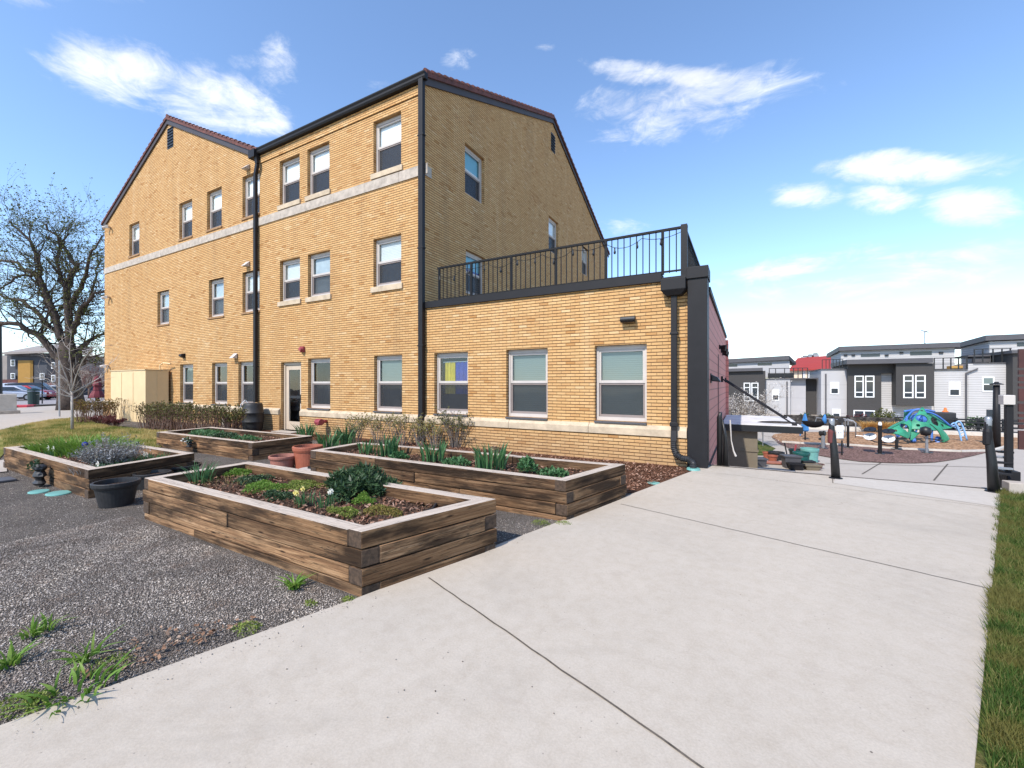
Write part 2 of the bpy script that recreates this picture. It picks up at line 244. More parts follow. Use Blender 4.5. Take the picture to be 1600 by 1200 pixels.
# ------------------------------------------------------------------ mesh builder
OFF={}
class MB:
    def __init__(s): s.v=[];s.f=[];s.m=[];s.uv={}
    def add(s,vs,fs,m=0,uvs=None):
        o=len(s.v); s.v+= [tuple(x) for x in vs]
        for i,f in enumerate(fs):
            if uvs: s.uv[len(s.f)]=uvs[i]
            s.f.append(tuple(o+a for a in f)); s.m.append(m if isinstance(m,int) else m[i])
        return s
    def hexa(s,p,m=0,uvs=None): # p: 4 bottom, 4 top
        return s.add(p,[(3,2,1,0),(4,5,6,7),(0,1,5,4),(1,2,6,5),(2,3,7,6),(3,0,4,7)],m,uvs)
    def box(s,x0,x1,y0,y1,z0,z1,m=0):
        return s.hexa([(x0,y0,z0),(x1,y0,z0),(x1,y1,z0),(x0,y1,z0),(x0,y0,z1),(x1,y0,z1),(x1,y1,z1),(x0,y1,z1)],m)
    def prism(s,poly,z0,z1,m=0):
        n=len(poly); s.add([(x,y,z0) for x,y in poly]+[(x,y,z1) for x,y in poly],[tuple(range(n-1,-1,-1)),tuple(range(n,2*n))]+[(i,(i+1)%n,n+(i+1)%n,n+i) for i in range(n)],m); return s
    def poly(s,pts,m=0): return s.add(pts,[tuple(range(len(pts)))],m)
    def beam(s,a,b,w,h,m=0,up=(0,0,1)):
        a=Vector(a);b=Vector(b);d=(b-a).normalized(); u=Vector(up)
        if abs(d.dot(u))>.98:u=Vector((0,1,0))
        r=d.cross(u).normalized()*w/2; t=r.cross(d).normalized()*h/2
        return s.hexa([a-r-t,a+r-t,b+r-t,b-r-t,a-r+t,a+r+t,b+r+t,b-r+t],m)
    def tube(s,pts,rad,n=8,m=0,cap=True):
        pts=[Vector(p) for p in pts]; rad=rad if isinstance(rad,(list,tuple)) else [rad]*len(pts)
        o=len(s.v); up=None
        for i,p in enumerate(pts):
            d=(pts[min(i+1,len(pts)-1)]-pts[max(i-1,0)]); d=d.normalized() if d.length>1e-9 else Vector((0,0,1))
            if up is None: up=Vector((0,0,1)) if abs(d.z)<.9 else Vector((1,0,0))
            r=d.cross(up); r=r.normalized() if r.length>1e-6 else Vector((1,0,0)); t=r.cross(d).normalized(); up=t
            for k in range(n):
                a=2*math.pi*k/n; s.v.append(tuple(p+(r*math.cos(a)+t*math.sin(a))*rad[i]))
        for i in range(len(pts)-1):
            for k in range(n):
                s.f.append((o+i*n+k,o+i*n+(k+1)%n,o+(i+1)*n+(k+1)%n,o+(i+1)*n+k)); s.m.append(m)
        if cap:
            s.f.append(tuple(o+k for k in range(n))[::-1]); s.m.append(m); e=o+(len(pts)-1)*n; s.f.append(tuple(e+k for k in range(n))); s.m.append(m)
        return s
    def lathe(s,c,prof,n=24,m=0,squash=1):
        o=len(s.v); c=Vector(c)
        for r,z in prof:
            for k in range(n):
                a=2*math.pi*k/n; s.v.append((c.x+r*math.cos(a),c.y+r*math.sin(a)*squash,c.z+z))
        for i in range(len(prof)-1):
            for k in range(n):
                s.f.append((o+i*n+k,o+i*n+(k+1)%n,o+(i+1)*n+(k+1)%n,o+(i+1)*n+k)); s.m.append(m)
        return s
    def build(s,name,mats,parent=None,smooth=False,origin=None,bevel=0,loc=None):
        me=bpy.data.meshes.new(name); off=Vector((0,0,0))
        if parent is not None: off=OFF.get(parent.name,off)
        elif origin is not None: off=Vector(origin)
        elif s.v and loc is None:
            a=np.array(s.v); off=Vector((float((a[:,0].min()+a[:,0].max())/2),float((a[:,1].min()+a[:,1].max())/2),float(a[:,2].min())))
        vs=[(x-off.x,y-off.y,z-off.z) for x,y,z in s.v]
        me.from_pydata(vs,[],s.f)
        if not isinstance(mats,(list,tuple)): mats=[mats]
        for q in mats: me.materials.append(M[q] if isinstance(q,str) else q)
        me.polygons.foreach_set('material_index',s.m)
        if smooth: me.polygons.foreach_set('use_smooth',[True]*len(s.f))
        if s.uv:
            ul=me.uv_layers.new(name='UVMap')
            for i,p in enumerate(me.polygons):
                if i in s.uv:
                    for li,uvc in zip(p.loop_indices,s.uv[i]): ul.data[li].uv=uvc
        me.update()
        o=bpy.data.objects.new(name,me); COL.objects.link(o)
        if parent is not None: o.parent=parent; OFF[o.name]=off
        else: o.location=off if loc is None else loc; OFF[o.name]=off
        if bevel:
            b=o.modifiers.new('bevel','BEVEL'); b.width=bevel; b.segments=2; b.limit_method='ANGLE'
        return o
def tag(o,label=None,cat=None,group=None,kind=None):
    if label:o['label']=label
    if cat:o['category']=cat
    if group:o['group']=group
    if kind:o['kind']=kind
    return o
def thing(name,label,cat,loc=(0,0,0),group=None,rz=0):
    o=bpy.data.objects.new(name,None); COL.objects.link(o); o.location=loc; o.rotation_euler.z=rz; o.empty_display_size=.2
    OFF[o.name]=Vector(loc); return tag(o,label,cat,group)
def local(o): OFF[o.name]=Vector((0,0,0)); return o
def copy_tree(o,parent=None):
    c=o.copy(); COL.objects.link(c); c.parent=parent
    for ch in o.children: copy_tree(ch,c)
    return c
def struct(o): return tag(o,kind='structure')
rng=random.Random(7)
# ------------------------------------------------------------------ SETTING: ground
YE=9.02   # edge of the upper level; below it the play area lies 1.9 m lower
ZL=-1.9
struct(MB().poly([(-.56,400,0),(-400,400,0),(-400,-60,0),(60,-60,0),(60,YE,0),(-.56,YE,0)]).build('ground','gravel',origin=(0,0,0)))
struct(MB().poly([(400,YE-.3,ZL),(400,500,ZL),(-.9,500,ZL),(-.9,YE-.3,ZL)]).build('lower_ground','conc',origin=(0,0,0)))
mb=MB(); mb.box(-.56,60,YE,YE+.12,ZL-.1,.012); struct(mb.build('terrace_edge','conc'))
# driveway slab
L0=gp(20,1132);L1=gp(560,937);L2=gp(1080,738);R0=gp(1530,1132);R1=gp(1550,925);R2=gp(1567,768)
def ext(a,b,t): return b+(b-a)*t
dl=ext(L1,L0,5); dr=ext(R1,R0,3)
drv=[(dl.x,dl.y),(dr.x,dr.y),(R0.x,R0.y),(R1.x,R1.y),(R2.x,YE-.002),(L2.x+.22,YE-.002),(-.80,8.55),(L2.x,L2.y),(L1.x,L1.y),(L0.x,L0.y)]
mb=MB(); mb.prism(drv,-.1,.02); struct(mb.build('driveway','drive',bevel=.004))
def strip(pts,w,z,h=.0):
    mb=MB()
    for a,b in zip(pts,pts[1:]):
        a=Vector((a[0],a[1],0));b=Vector((b[0],b[1],0)); d=(b-a).normalized(); n=Vector((-d.y,d.x,0))*w/2
        mb.poly([(*(a-n).xy,z),(*(b-n).xy,z),(*(b+n).xy,z),(*(a+n).xy,z)])
    return mb
jm=MB()
def wob(a,b,n=30,amp=.004):
    r=random.Random(3); return [(a[0]+(b[0]-a[0])*i/n+r.uniform(-amp,amp),a[1]+(b[1]-a[1])*i/n+r.uniform(-amp,amp)) for i in range(n+1)]
def addstrip(a,b,w,z=.024):
    t=strip(wob(a,b),w,z); jm.add(t.v,t.f)
j=[gp(670,907),gp(990,1132),gp(970,790),gp(1550,925)]
addstrip(j[0].xy,ext(j[0],j[1],.9).xy,.012); addstrip(j[2].xy,j[3].xy,.009)
addstrip(gp(1120,741).xy,gp(1562,797).xy,.006); addstrip(gp(1301,744).xy,gp(1301,757).xy,.010)
struct(jm.build('driveway_joints','joint'))
mb=strip(wob((-.57,YE-.03),(3.45,YE-.03),60,.012),.06,.026); struct(mb.build('edge_gap','joint'))
# thin pale newer slab at the end
mb=MB().poly([(*gp(1306,745).xy,.0235),(*gp(1566,769).xy,.0235),(*gp(1562,795).xy,.0235),(*gp(1303,757).xy,.0235)]); struct(mb.build('newer_slab',concrete('newer concrete',(.53,.475,.41),False)))
# left pavement, street, lawn
def sheet(name,pts,z,mat): return struct(MB().poly([(p.x,p.y,z) for p in pts]).build(name,mat,origin=(0,0,0)))
sheet('pavement',[gp(x,y) for x,y in ((-400,760),(-400,612),(0,620),(240,632),(190,652),(128,652),(80,657),(40,664),(0,674),(-60,700))],.006,'conc')
sheet('street',[gp(x,y) for x,y in ((-420,628),(-420,604.5),(0,604.5),(260,604.5),(255,624),(200,627),(120,630),(50,633.5),(0,636))],.012,'asphalt')
mb=MB(); a=gp(20,637.2);b=gp(200,628); mb.beam((a.x,a.y,.05),(b.x,b.y,.05),.25,.14); struct(mb.build('kerb','joint'))
mb=MB(); a=gp(27,637);b=gp(42,635.6); mb.beam((a.x,a.y,.07),(b.x,b.y,.07),.9,.16); struct(mb.build('red_kerb','redcurb'))
lawn=[gp(x,y) for x,y in ((0,674),(40,664),(80,657),(128,653),(150,662),(178,668),(250,674),(330,676),(300,690),(238,702),(170,694),(100,693),(9,706),(-5,722),(-80,760),(-200,800))]
sheet('left_lawn',lawn,.016,'lawn')
sheet('left_path',[gp(x,y) for x,y in ((-2,721),(9,719),(11,738),(-30,742),(-80,750),(-80,735))],.02,'conc')
sheet('right_lawn',[dr+Vector((.0,0,0)),R0,R1,Vector((R2.x,YE-.03,0)),Vector((12,YE-.03,0)),Vector((12,-3,0))],.012,'lawn2')
sheet('mulch_bed',[Vector(p) for p in ((-1.75,6.15,0),(-1.35,6.2,0),(-.92,7.9,0),(-.8,8.6,0),(-.8,8.7,0),(-15,8.7,0),(-15,7.9,0),(-8.3,7.6,0),(-7.0,6.4,0),(-3,6.3,0))],.010,'mulch')
# lower play area
mb=MB()
chips=[gp(x,y,ZL) for x,y in ((1205.5,683),(1210,678.5),(1235,676),(1300,675),(1400,675),(1480,676),(1560,676),(1600,680),(1600,700),(1555,705),(1500,707),(1400,702.5),(1330,697),(1250,694),(1222,692))]
sheet('wood_chip_surface',chips,ZL+.02,'chips')
rub=[gp(x,y,ZL) for x,y in ((1205.5,683),(1222,692),(1250,694),(1330,697),(1400,702.5),(1500,707),(1547,706),(1520,713),(1490,719),(1462,723),(1430,724.5),(1390,724),(1345,722),(1300,716),(1262,709),(1235,702),(1216,693))]
sheet('rubber_surface',rub,ZL+.03,'rubber')
mb=MB(); e=[gp(x,y,ZL) for x,y in ((1222,692),(1250,694),(1330,697),(1400,702.5),(1500,707),(1552,706),(1575,699))]
for a,b in zip(e,e[1:]): mb.beam((a.x,a.y,ZL+.06),(b.x,b.y,ZL+.06),.16,.12)
struct(mb.build('play_kerb','lightstone'))
sheet('lower_grass',[gp(x,y,ZL) for x,y in ((1170,690),(1184,688),(1212,701),(1196,712),(1170,712))],ZL+.015,'lawn2')
mb=MB()
for a,b in (((1347,741),(1377,723)),((1459,751),(1481,725)),((1290,724),(1570,731)),((1200,690),(1235,690))):
    a=gp(*a,ZL);b=gp(*b,ZL); t=strip([a.xy,b.xy],.05,ZL+.008); mb.add(t.v,t.f)
struct(mb.build('path_joints','joint'))
# ------------------------------------------------------------------ scattered ground stuff (numpy)
def fastmesh(name,V,Fc,mat,loop=3,origin=(0,0,0)):
    me=bpy.data.meshes.new(name); me.vertices.add(len(V)); me.vertices.foreach_set('co',(V-np.array(origin)).astype(np.float32).ravel())
    me.loops.add(Fc.size); me.loops.foreach_set('vertex_index',Fc.astype(np.int32).ravel())
    n=len(Fc); me.polygons.add(n); me.polygons.foreach_set('loop_start',np.arange(0,n*loop,loop,dtype=np.int32)); me.polygons.foreach_set('loop_total',np.full(n,loop,dtype=np.int32))
    me.update(calc_edges=True); me.validate(); me.materials.append(M[mat]); o=bpy.data.objects.new(name,me); COL.objects.link(o); o.location=origin; return o
nr=np.random.RandomState(5)
def inpoly(P,poly):
    x,y=P[:,0],P[:,1]; ins=np.zeros(len(P),bool); n=len(poly)
    for i in range(n):
        x0,y0=poly[i][0],poly[i][1];x1,y1=poly[(i+1)%n][0],poly[(i+1)%n][1]
        c=((y0>y)!=(y1>y))&(x<(x1-x0)*(y-y0)/(y1-y0+1e-12)+x0); ins^=c
    return ins
def scatter(poly,n):
    a=np.array([(p[0],p[1]) for p in poly]); out=np.zeros((0,2))
    while len(out)<n:
        P=a.min(0)+nr.rand(n*2,2)*(a.max(0)-a.min(0)); out=np.vstack([out,P[inpoly(P,poly)]])
    return out[:n]
OCT=np.array([(1,0,0),(-1,0,0),(0,1,0),(0,-1,0),(0,0,1),(0,0,-1)],float); OF=np.array([(0,2,4),(2,1,4),(1,3,4),(3,0,4),(2,0,5),(1,2,5),(3,1,5),(0,3,5)])
def stones(P,z,smin,smax,flat=.6):
    n=len(P); s=smin+(smax-smin)*nr.rand(n)**2.2; B=OCT[None]*(1+.5*(nr.rand(n,6,1)-.5)); B=B*np.stack([s,s*(.6+.4*nr.rand(n)),s*flat],1)[:,None,:]
    a=nr.rand(n)*6.283; c,sn=np.cos(a)[:,None],np.sin(a)[:,None]; X=B[:,:,0]*c-B[:,:,1]*sn; Y=B[:,:,0]*sn+B[:,:,1]*c; t=(nr.rand(n)-.5)[:,None]*1.2; Z=B[:,:,2]+X*t
    V=np.stack([X+P[:,0:1],Y+P[:,1:2],Z+z],2).reshape(-1,3); Fc=(OF[None]+6*np.arange(n)[:,None,None]).reshape(-1,3); return V,Fc
gravel_poly=[(L0.x,L0.y),(L1.x,L1.y),(-2.5,2.15),(-6.3,2.2),(-7.9,2.3),(-12.2,2.4),(-12.5,1),(-7.5,-2.2),(-4.2,-1.2)]
gA=scatter(gravel_poly,30000); near=scatter([(-2.5,2.15),(L1.x,L1.y),(L0.x,L0.y),(-3.6,-.3),(-6.5,.2),(-6.5,2.2)],60000)
g2=scatter([(-2.35,2.6),(-1.0,7.6),(-1.9,6.2),(-2.0,4.3),(-6,4.4),(-8,6),(-8,2.4),(-6.4,2.4),(-6.4,3.7),(-2.1,3.6)],16000)
P=np.vstack([gA,near,g2]); V,Fc=stones(P,.003,.003,.009)
tag(fastmesh('gravel_stones',V,Fc,'pebble'),'loose grey gravel stones lying around the timber planters','gravel',kind='stuff')
P=np.vstack([scatter([L0.xy,L1.xy,(L1+Vector((.10,-.02,0))).xy,(L0+Vector((.22,-.05,0))).xy],130),scatter([L0.xy,L1.xy,j[1].xy],45),scatter([L1.xy,L2.xy,(L2+Vector((.15,-.1,0))).xy,(L1+Vector((.12,-.05,0))).xy],120)]); V,Fc=stones(P,.024,.002,.006)
tag(fastmesh('stray_grit',V,Fc,'pebble'),'stray grit scattered along the left edge of the driveway','grit',kind='stuff')
def chipsM(P,z,l,w):
    n=len(P); L=l*(.5+nr.rand(n)); W=w*(.5+nr.rand(n)); a=nr.rand(n)*6.283; c,s=np.cos(a),np.sin(a); q=[(-1,-1),(1,-1),(1,1),(-1,1)]; V=np.zeros((n,4,3)); tx=(nr.rand(n)-.5)*1.1;ty=(nr.rand(n)-.5)*1.1
    for i,(u,v) in enumerate(q):
        x=u*L/2;y=v*W/2; V[:,i,0]=P[:,0]+x*c-y*s; V[:,i,1]=P[:,1]+x*s+y*c; V[:,i,2]=z+.006+nr.rand(n)*.012+x*tx+y*ty
    return V.reshape(-1,3),(np.arange(n*4).reshape(-1,4))
P=scatter([(-1.9,6.1),(-1.45,6.3),(-.95,7.9),(-.95,8.6),(-8,8.6),(-8,6.6),(-6.5,6)],9000); V,Fc=chipsM(P,.012,.035,.014)
tag(fastmesh('bark_mulch',V,Fc,'bark_chip',4),'reddish bark mulch along the foot of the brick wall','mulch',kind='stuff')
P=np.vstack([scatter([gp(150,1078).xy,gp(380,988).xy,gp(420,965).xy,gp(250,985).xy,gp(110,1050).xy],90),scatter([gp(200,1058).xy,gp(352,992).xy,gp(330,985).xy,gp(230,1020).xy],45)]); V,Fc=chipsM(P,.014,.020,.012)
tag(fastmesh('dry_leaves',V,Fc,'dry_leaf',4),'brown dry leaf litter gathered along the driveway edge','leaf litter',kind='stuff')
def bladesM(P,z,h,w,lean=.5):
    n=len(P); H=h*(.5+nr.rand(n)); a=nr.rand(n)*6.283; b=nr.rand(n)*6.283; ln=lean*nr.rand(n)*H; dx,dy=np.cos(a)*w/2,np.sin(a)*w/2
    V=np.zeros((n,3,3)); V[:,0]=np.stack([P[:,0]-dx,P[:,1]-dy,np.full(n,z)],1); V[:,1]=np.stack([P[:,0]+dx,P[:,1]+dy,np.full(n,z)],1); V[:,2]=np.stack([P[:,0]+np.cos(b)*ln,P[:,1]+np.sin(b)*ln,z+H],1)
    return V.reshape(-1,3),np.arange(n*3).reshape(-1,3)
rl=[(R0.x-.1,R0.y-.4),(R1.x,R1.y),(R2.x,YE-.05),(R2.x+1.2,YE-.05),(R0.x+1.6,R0.y-.4)]
rl2=[(p[0]+.0,p[1]) for p in rl]
def jag(n,w):
    t=nr.rand(n); q=nr.rand(n)**2.2*w*(.4+.6*np.abs(np.sin(t*37)*np.cos(t*91))); a=np.array([R0.x,R0.y-.3]);b_=np.array([R2.x,YE-.1]); return a+(b_-a)*t[:,None]-np.stack([q,q*0],1)
P=np.vstack([jag(5000,.12),scatter(rl2,45000),scatter([(R0.x-.12,R0.y-.4),(R1.x-.02,R1.y),(R1.x+.3,R1.y),(R0.x+.5,R0.y-.4)],15000)]); V,Fc=bladesM(P,.012,.055,.006,1.1)
tag(fastmesh('lawn_grass',V,Fc,'blade'),'short dark green grass at the right edge of the driveway','grass',kind='stuff')
P=scatter([(p.x,p.y) for p in lawn[:13]],60000); V,Fc=bladesM(P,.015,.06,.012,.8)
tag(fastmesh('lawn_grass',V,Fc,'blade_l'),'patchy green and straw coloured grass behind the left planters','grass',kind='stuff')
# ------------------------------------------------------------------ MAIN BUILDING
D=8.71; XL=-28.62; XC=-7.5; XE=-.93; YB=26.1; YP=17.35; ZE=9.78; ZR=13.45; XG=-21.8; ZG=13.0; XV=-15.05
B=thing('brick_building','three storey buff brick building with gabled clay tile roof and one storey wing','building',(XC,D,0))
LV={'u':(7.68,9.2),'m':(4.4,5.8),'mw':(4.22,5.69),'g':(.82,2.42)}
WF=[(-25.72,'u','shade',0),(-20.86,'u','shade',0),(-18.62,'u','shade',0),(-16.13,'u','shade',0),(-13.88,'u','shade',1),(-12.4,'u','shade',1),(-9.4,'u','shade',1),
 (-22.83,'mw','glassy',0),(-18.48,'mw','glassy',0),(-16.13,'mw','blind',0),(-13.86,'m','blind',1),(-12.37,'m','glassy',1),(-9.4,'m','blind',1),
 (-20.78,'g','blind_g',2),(-18.24,'g','none',2),(-16.4,'g','none',2),(-12.36,'g','none',2),(-9.37,'g','blind_g',2),(-7.15,'g','flag',2),(-4.96,'g','blind_g',2),(-2.78,'g','blind_g',2)]
WW=1.08; TH=.35
def cut(mb,u0,u1,z0,z1,holes,fn,depth):
    """plane wall with rectangular holes and reveals; fn(u,z,d)->point"""
    us=sorted({u0,u1}|{h[0] for h in holes}|{h[1] for h in holes}); zs=sorted({z0,z1}|{h[2] for h in holes}|{h[3] for h in holes})
    for a,b in zip(us,us[1:]):
        for c,d in zip(zs,zs[1:]):
            if any(h[0]<=a+1e-6 and b<=h[1]+1e-6 and h[2]<=c+1e-6 and d<=h[3]+1e-6 for h in holes): continue
            mb.poly([fn(a,c,0),fn(b,c,0),fn(b,d,0),fn(a,d,0)])
    for a,b,c,d in holes:
        for (p,q,r,s) in (((a,c),(a,d),0,0),((b,d),(b,c),0,0),((a,d),(b,d),0,0),((b,c),(a,c),0,0)):
            mb.poly([fn(p[0],p[1],0),fn(q[0],q[1],0),fn(q[0],q[1],depth),fn(p[0],p[1],depth)])
fn=lambda u,z,d:(u,D+d,z)
holes=[(x,x+WW,*LV[l]) for x,l,_,_ in WF]+[(-13.8,-12.72,0.03,2.34)]
mb=MB(); cut(mb,XL,XC,0,ZE,[h for h in holes if h[0]<XC],fn,TH)
mb.poly([(XL,D,ZE),(XV,D,ZE),(XG,D,ZG-.02)])
mb.box(-21.88,-21.36,D-.0,D+.01,11.77,11.78)
mb.build('front_wall','brick',B)
mb=MB(); cut(mb,XC,XE,0,3.62,[h for h in holes if h[0]>XC],fn,TH); mb.build('wing_front_wall','brick',B)
# side gable wall
fs=lambda u,z,d:(XC-d,u,z)
WS=[(10.6,7.5,9.05,'shade_b'),(10.65,4.42,5.78,'shade_b'),(16.95,7.5,9.05,'shade'),(21.3,7.5,9.0,'shade')]
sh=[(y,y+1.1,a,b) for y,a,b,_ in WS]
mb=MB(); cut(mb,D+.0,YB,0,ZE,sh,fs,TH); mb.poly([(XC,D,ZE),(XC,YB,ZE),(XC,YP,ZR-.02)]); mb.build('side_gable_wall','brick',B)
mb=MB(); mb.poly([(XL,D,0),(XL,YB,0),(XL,YB,ZE),(XL,YP,ZR-.02),(XL,D,ZE)][::-1]); mb.poly([(XL,YB,0),(XC,YB,0),(XC,YB,ZE),(XL,YB,ZE)]); mb.build('rear_wall','brick',B)
# plinth + ledge
mb=MB()
for a,b in ((XL-.06,-13.82),(-12.70,-1.36+.42)): mb.box(a,b,D-.055,D-.003,0,.57)
mb.build('plinth','brick',B)
mb=MB(); jb=MB()
def ledge(a,b):
    n=max(1,round((b-a)/1.9)); 
    for i in range(n):
        x0=a+(b-a)*i/n+.003; x1=a+(b-a)*(i+1)/n-.003
        mb.hexa([(x0,D-.085,.56),(x1,D-.085,.56),(x1,D-.004,.56),(x0,D-.004,.56),(x0,D-.085,.70),(x1,D-.085,.70),(x1,D-.004,.775),(x0,D-.004,.775)])
ledge(XL-.09,-13.83); mb.build('stone_ledge','stone',B,bevel=.006); mb=MB(); ledge(-12.69,-.94); mb.build('stone_ledge','stone',B,bevel=.006)
mb=MB()
x=XL-.02
while x<XC+.14:
    x1=min(x+1.35,XC+.14); mb.box(x+.003,x1-.003,D-.03,D-.002,7.22,7.50); x=x1
mb.box(XC+.002,XC+.03,D-.03,D+.28,7.22,7.50)
mb.build('stone_band','stone2',B)
mb=MB(); mb.box(XV+.1,XC+.02,D-.035,D-.002,9.42,9.74); mb.build('frieze_course','brick',B)
mb=MB()
for i in range(7): mb.beam((-21.86,D-.01,11.86+i*.125),(-21.38,D-.01,11.86+i*.125),.06,.02)
mb.box(-21.88,-21.36,D-.012,D-.004,11.77,12.66); mb.build('gable_vent','black',B)
mb=MB(); mb.box(XC+.004,XC+.014,17.2,17.62,12.05,12.85)
for i in range(6): mb.beam((XC+.02,17.22,12.12+i*.125),(XC+.02,17.60,12.12+i*.125),.06,.02)
mb.build('gable_vent','black',B)
# windows
def window(fn,u,z0,z1,kind,sill,w=WW):
    # fn(u,z,d) maps along-wall, height, depth into wall
    def bx(mb,u0,u1,za,zb,d0,d1,m=0):
        p=[fn(u0,za,d0),fn(u1,za,d0),fn(u1,za,d1),fn(u0,za,d1),fn(u0,zb,d0),fn(u1,zb,d0),fn(u1,zb,d1),fn(u0,zb,d1)]; mb.hexa(p,m)
    h=z1-z0; zm=z0+h*.50; u1=u+w; fr=.055
    f=MB(); d0=.11;d1=.20
    bx(f,u+.004,u+fr,z0+.005,z1-.005,d0,d1);bx(f,u1-fr,u1-.004,z0+.005,z1-.005,d0,d1);bx(f,u+fr+.002,u1-fr-.002,z1-.09,z1-.004,d0,d1);bx(f,u+fr+.002,u1-fr-.002,z0+.004,z0+.08,d0,d1)
    W=f.build('window','frame',B)
    s=MB(); a=u+fr+.003;b=u1-fr-.003; za=zm;zb=z1-.092
    for q in ((a,a+.045,za,zb),(b-.045,b,za,zb),(a+.046,b-.046,zb-.045,zb),(a+.046,b-.046,za,za+.06)): bx(s,*q,.125,.165)
    s.build('upper_sash','frame',W)
    s=MB(); za=z0+.082;zb=zm-.003
    for q in ((a,a+.04,za,zb),(b-.04,b,za,zb),(a+.041,b-.041,zb-.035,zb),(a+.041,b-.041,za,za+.05)): bx(s,*q,.14,.185)
    s.build('lower_sash','frame_dk' ,W)
    g=MB(); g.poly([fn(a+.02,zm+.02,.15),fn(b-.02,zm+.02,.15),fn(b-.02,z1-.1,.15),fn(a+.02,z1-.1,.15)]); g.build('glass','glass',W)
    g=MB(); g.poly([fn(a+.02,z0+.1,.172),fn(b-.02,z0+.1,.172),fn(b-.02,zm-.01,.172),fn(a+.02,zm-.01,.172)]); g.build('glass','glass',W)
    g=MB(); g.poly([fn(a+.01,z0+.09,.155),fn(b-.01,z0+.09,.155),fn(b-.01,zm-.01,.155),fn(a+.01,zm-.01,.155)]); g.build('insect_screen','screen',W)
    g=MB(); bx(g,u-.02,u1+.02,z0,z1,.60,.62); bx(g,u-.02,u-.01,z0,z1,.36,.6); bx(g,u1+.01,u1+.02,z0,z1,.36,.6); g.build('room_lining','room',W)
    if kind=='shade': g=MB(); bx(g,a,b,zm-.02,z1-.09,.20,.21); g.build('roller_shade','shade',W)
    if kind=='shade_b': g=MB(); bx(g,a,b,zm+.16,z1-.09,.20,.21); g.build('roller_shade','shade_b',W); g=MB(); bx(g,a,b,zm-.02,zm+.155,.20,.21); g.build('roller_shade','flag_b' if z0<5 else 'shade',W)
    if kind=='blind': g=MB(); bx(g,a,b,zm-.02,z1-.09,.20,.21); g.build('mini_blind','blind',W)
    if kind=='blind_g': g=MB(); bx(g,a,b,z0+.1 if u>-6 else zm,z1-.09,.20,.21); g.build('mini_blind','blind_g',W)
    if kind=='glassy': g=MB(); bx(g,a,b,z0+.1,z1-.09,.21,.22); g.build('curtain',M['curt'],W)
    if kind=='flag':
        for (q0,q1,mt) in ((a+.12,a+.46,'flag_y'),(a+.462,b-.03,'flag_b')):
            g=MB(); n=14
            for i in range(n):
                ua=q0+(q1-q0)*i/n;ub=q0+(q1-q0)*(i+1)/n; da=.24+.02*math.sin(i*1.7);db=.24+.02*math.sin((i+1)*1.7)
                g.poly([fn(ua,zm-.28,da),fn(ub,zm-.28,db),fn(ub,z1-.24,db),fn(ua,z1-.24,da)])
            g.build('hanging_cloth',mt,W,smooth=True)
        g=MB(); bx(g,a+.05,b-.02,z1-.245,z1-.225,.235,.25); g.build('cloth_rail','white',W)
    if sill==1:
        g=MB(); bx(g,u-.07,u1+.07,z0-.155,z0-.002,-.05,.12); g.build('stone_sill','stone' ,W,bevel=.004)
    if sill==0:
        g=MB(); bx(g,u-.04,u1+.04,z0-.07,z0-.002,-.035,.12); g.build('brick_sill','brick_dark',W)
    if sill==2:
        g=MB(); bx(g,u-.0,u1+.0,z0-.04,z0-.002,-.05,.12); g.build('sill_flashing','coping',W)
M['curt']=plain('pale curtain',(.45,.50,.52),.8,nz=.2,ns=2)
for x,l,k,s in WF: window(fn,x,*LV[l],k,s)
for y,a,b,k in WS: window(fs,y,a,b,k,9,1.1)
# door
def dbox(mb,u0,u1,a,b,d0,d1,m=0): mb.box(u0,u1,D+d0,D+d1,a,b,m)
mb=MB()
for q in ((-13.795,-13.72,.03,2.33),(-12.80,-12.725,.03,2.33),(-13.718,-12.802,2.24,2.33)): dbox(mb,*q,.10,.2)
Dr=mb.build('door_frame','door',B)
mb=MB()
for q in ((-13.71,-13.56,.05,2.23),(-12.96,-12.81,.05,2.23),(-13.558,-12.962,2.08,2.23),(-13.558,-12.962,.05,.33)): dbox(mb,*q,.13,.175)
Dl=mb.build('door_leaf','door',Dr)
g=MB(); g.poly([(-13.57,D+.15,.31),(-12.95,D+.15,.31),(-12.95,D+.15,2.1),(-13.57,D+.15,2.1)]); g.build('glass','glass',Dr)
g=MB(); dbox(g,-12.92,-12.86,.95,1.25,.09,.13); g.tube([(-12.9,D+.10,1.1),(-12.9,D+.04,1.1),(-13.03,D+.04,1.1)],.012); g.build('handle','black',Dr)
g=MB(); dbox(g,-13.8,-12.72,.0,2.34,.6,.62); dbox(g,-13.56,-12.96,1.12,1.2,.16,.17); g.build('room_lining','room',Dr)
g=MB(); dbox(g,-13.8,-12.72,0,.03,-.35,.34); g.build('threshold','conc',Dr)
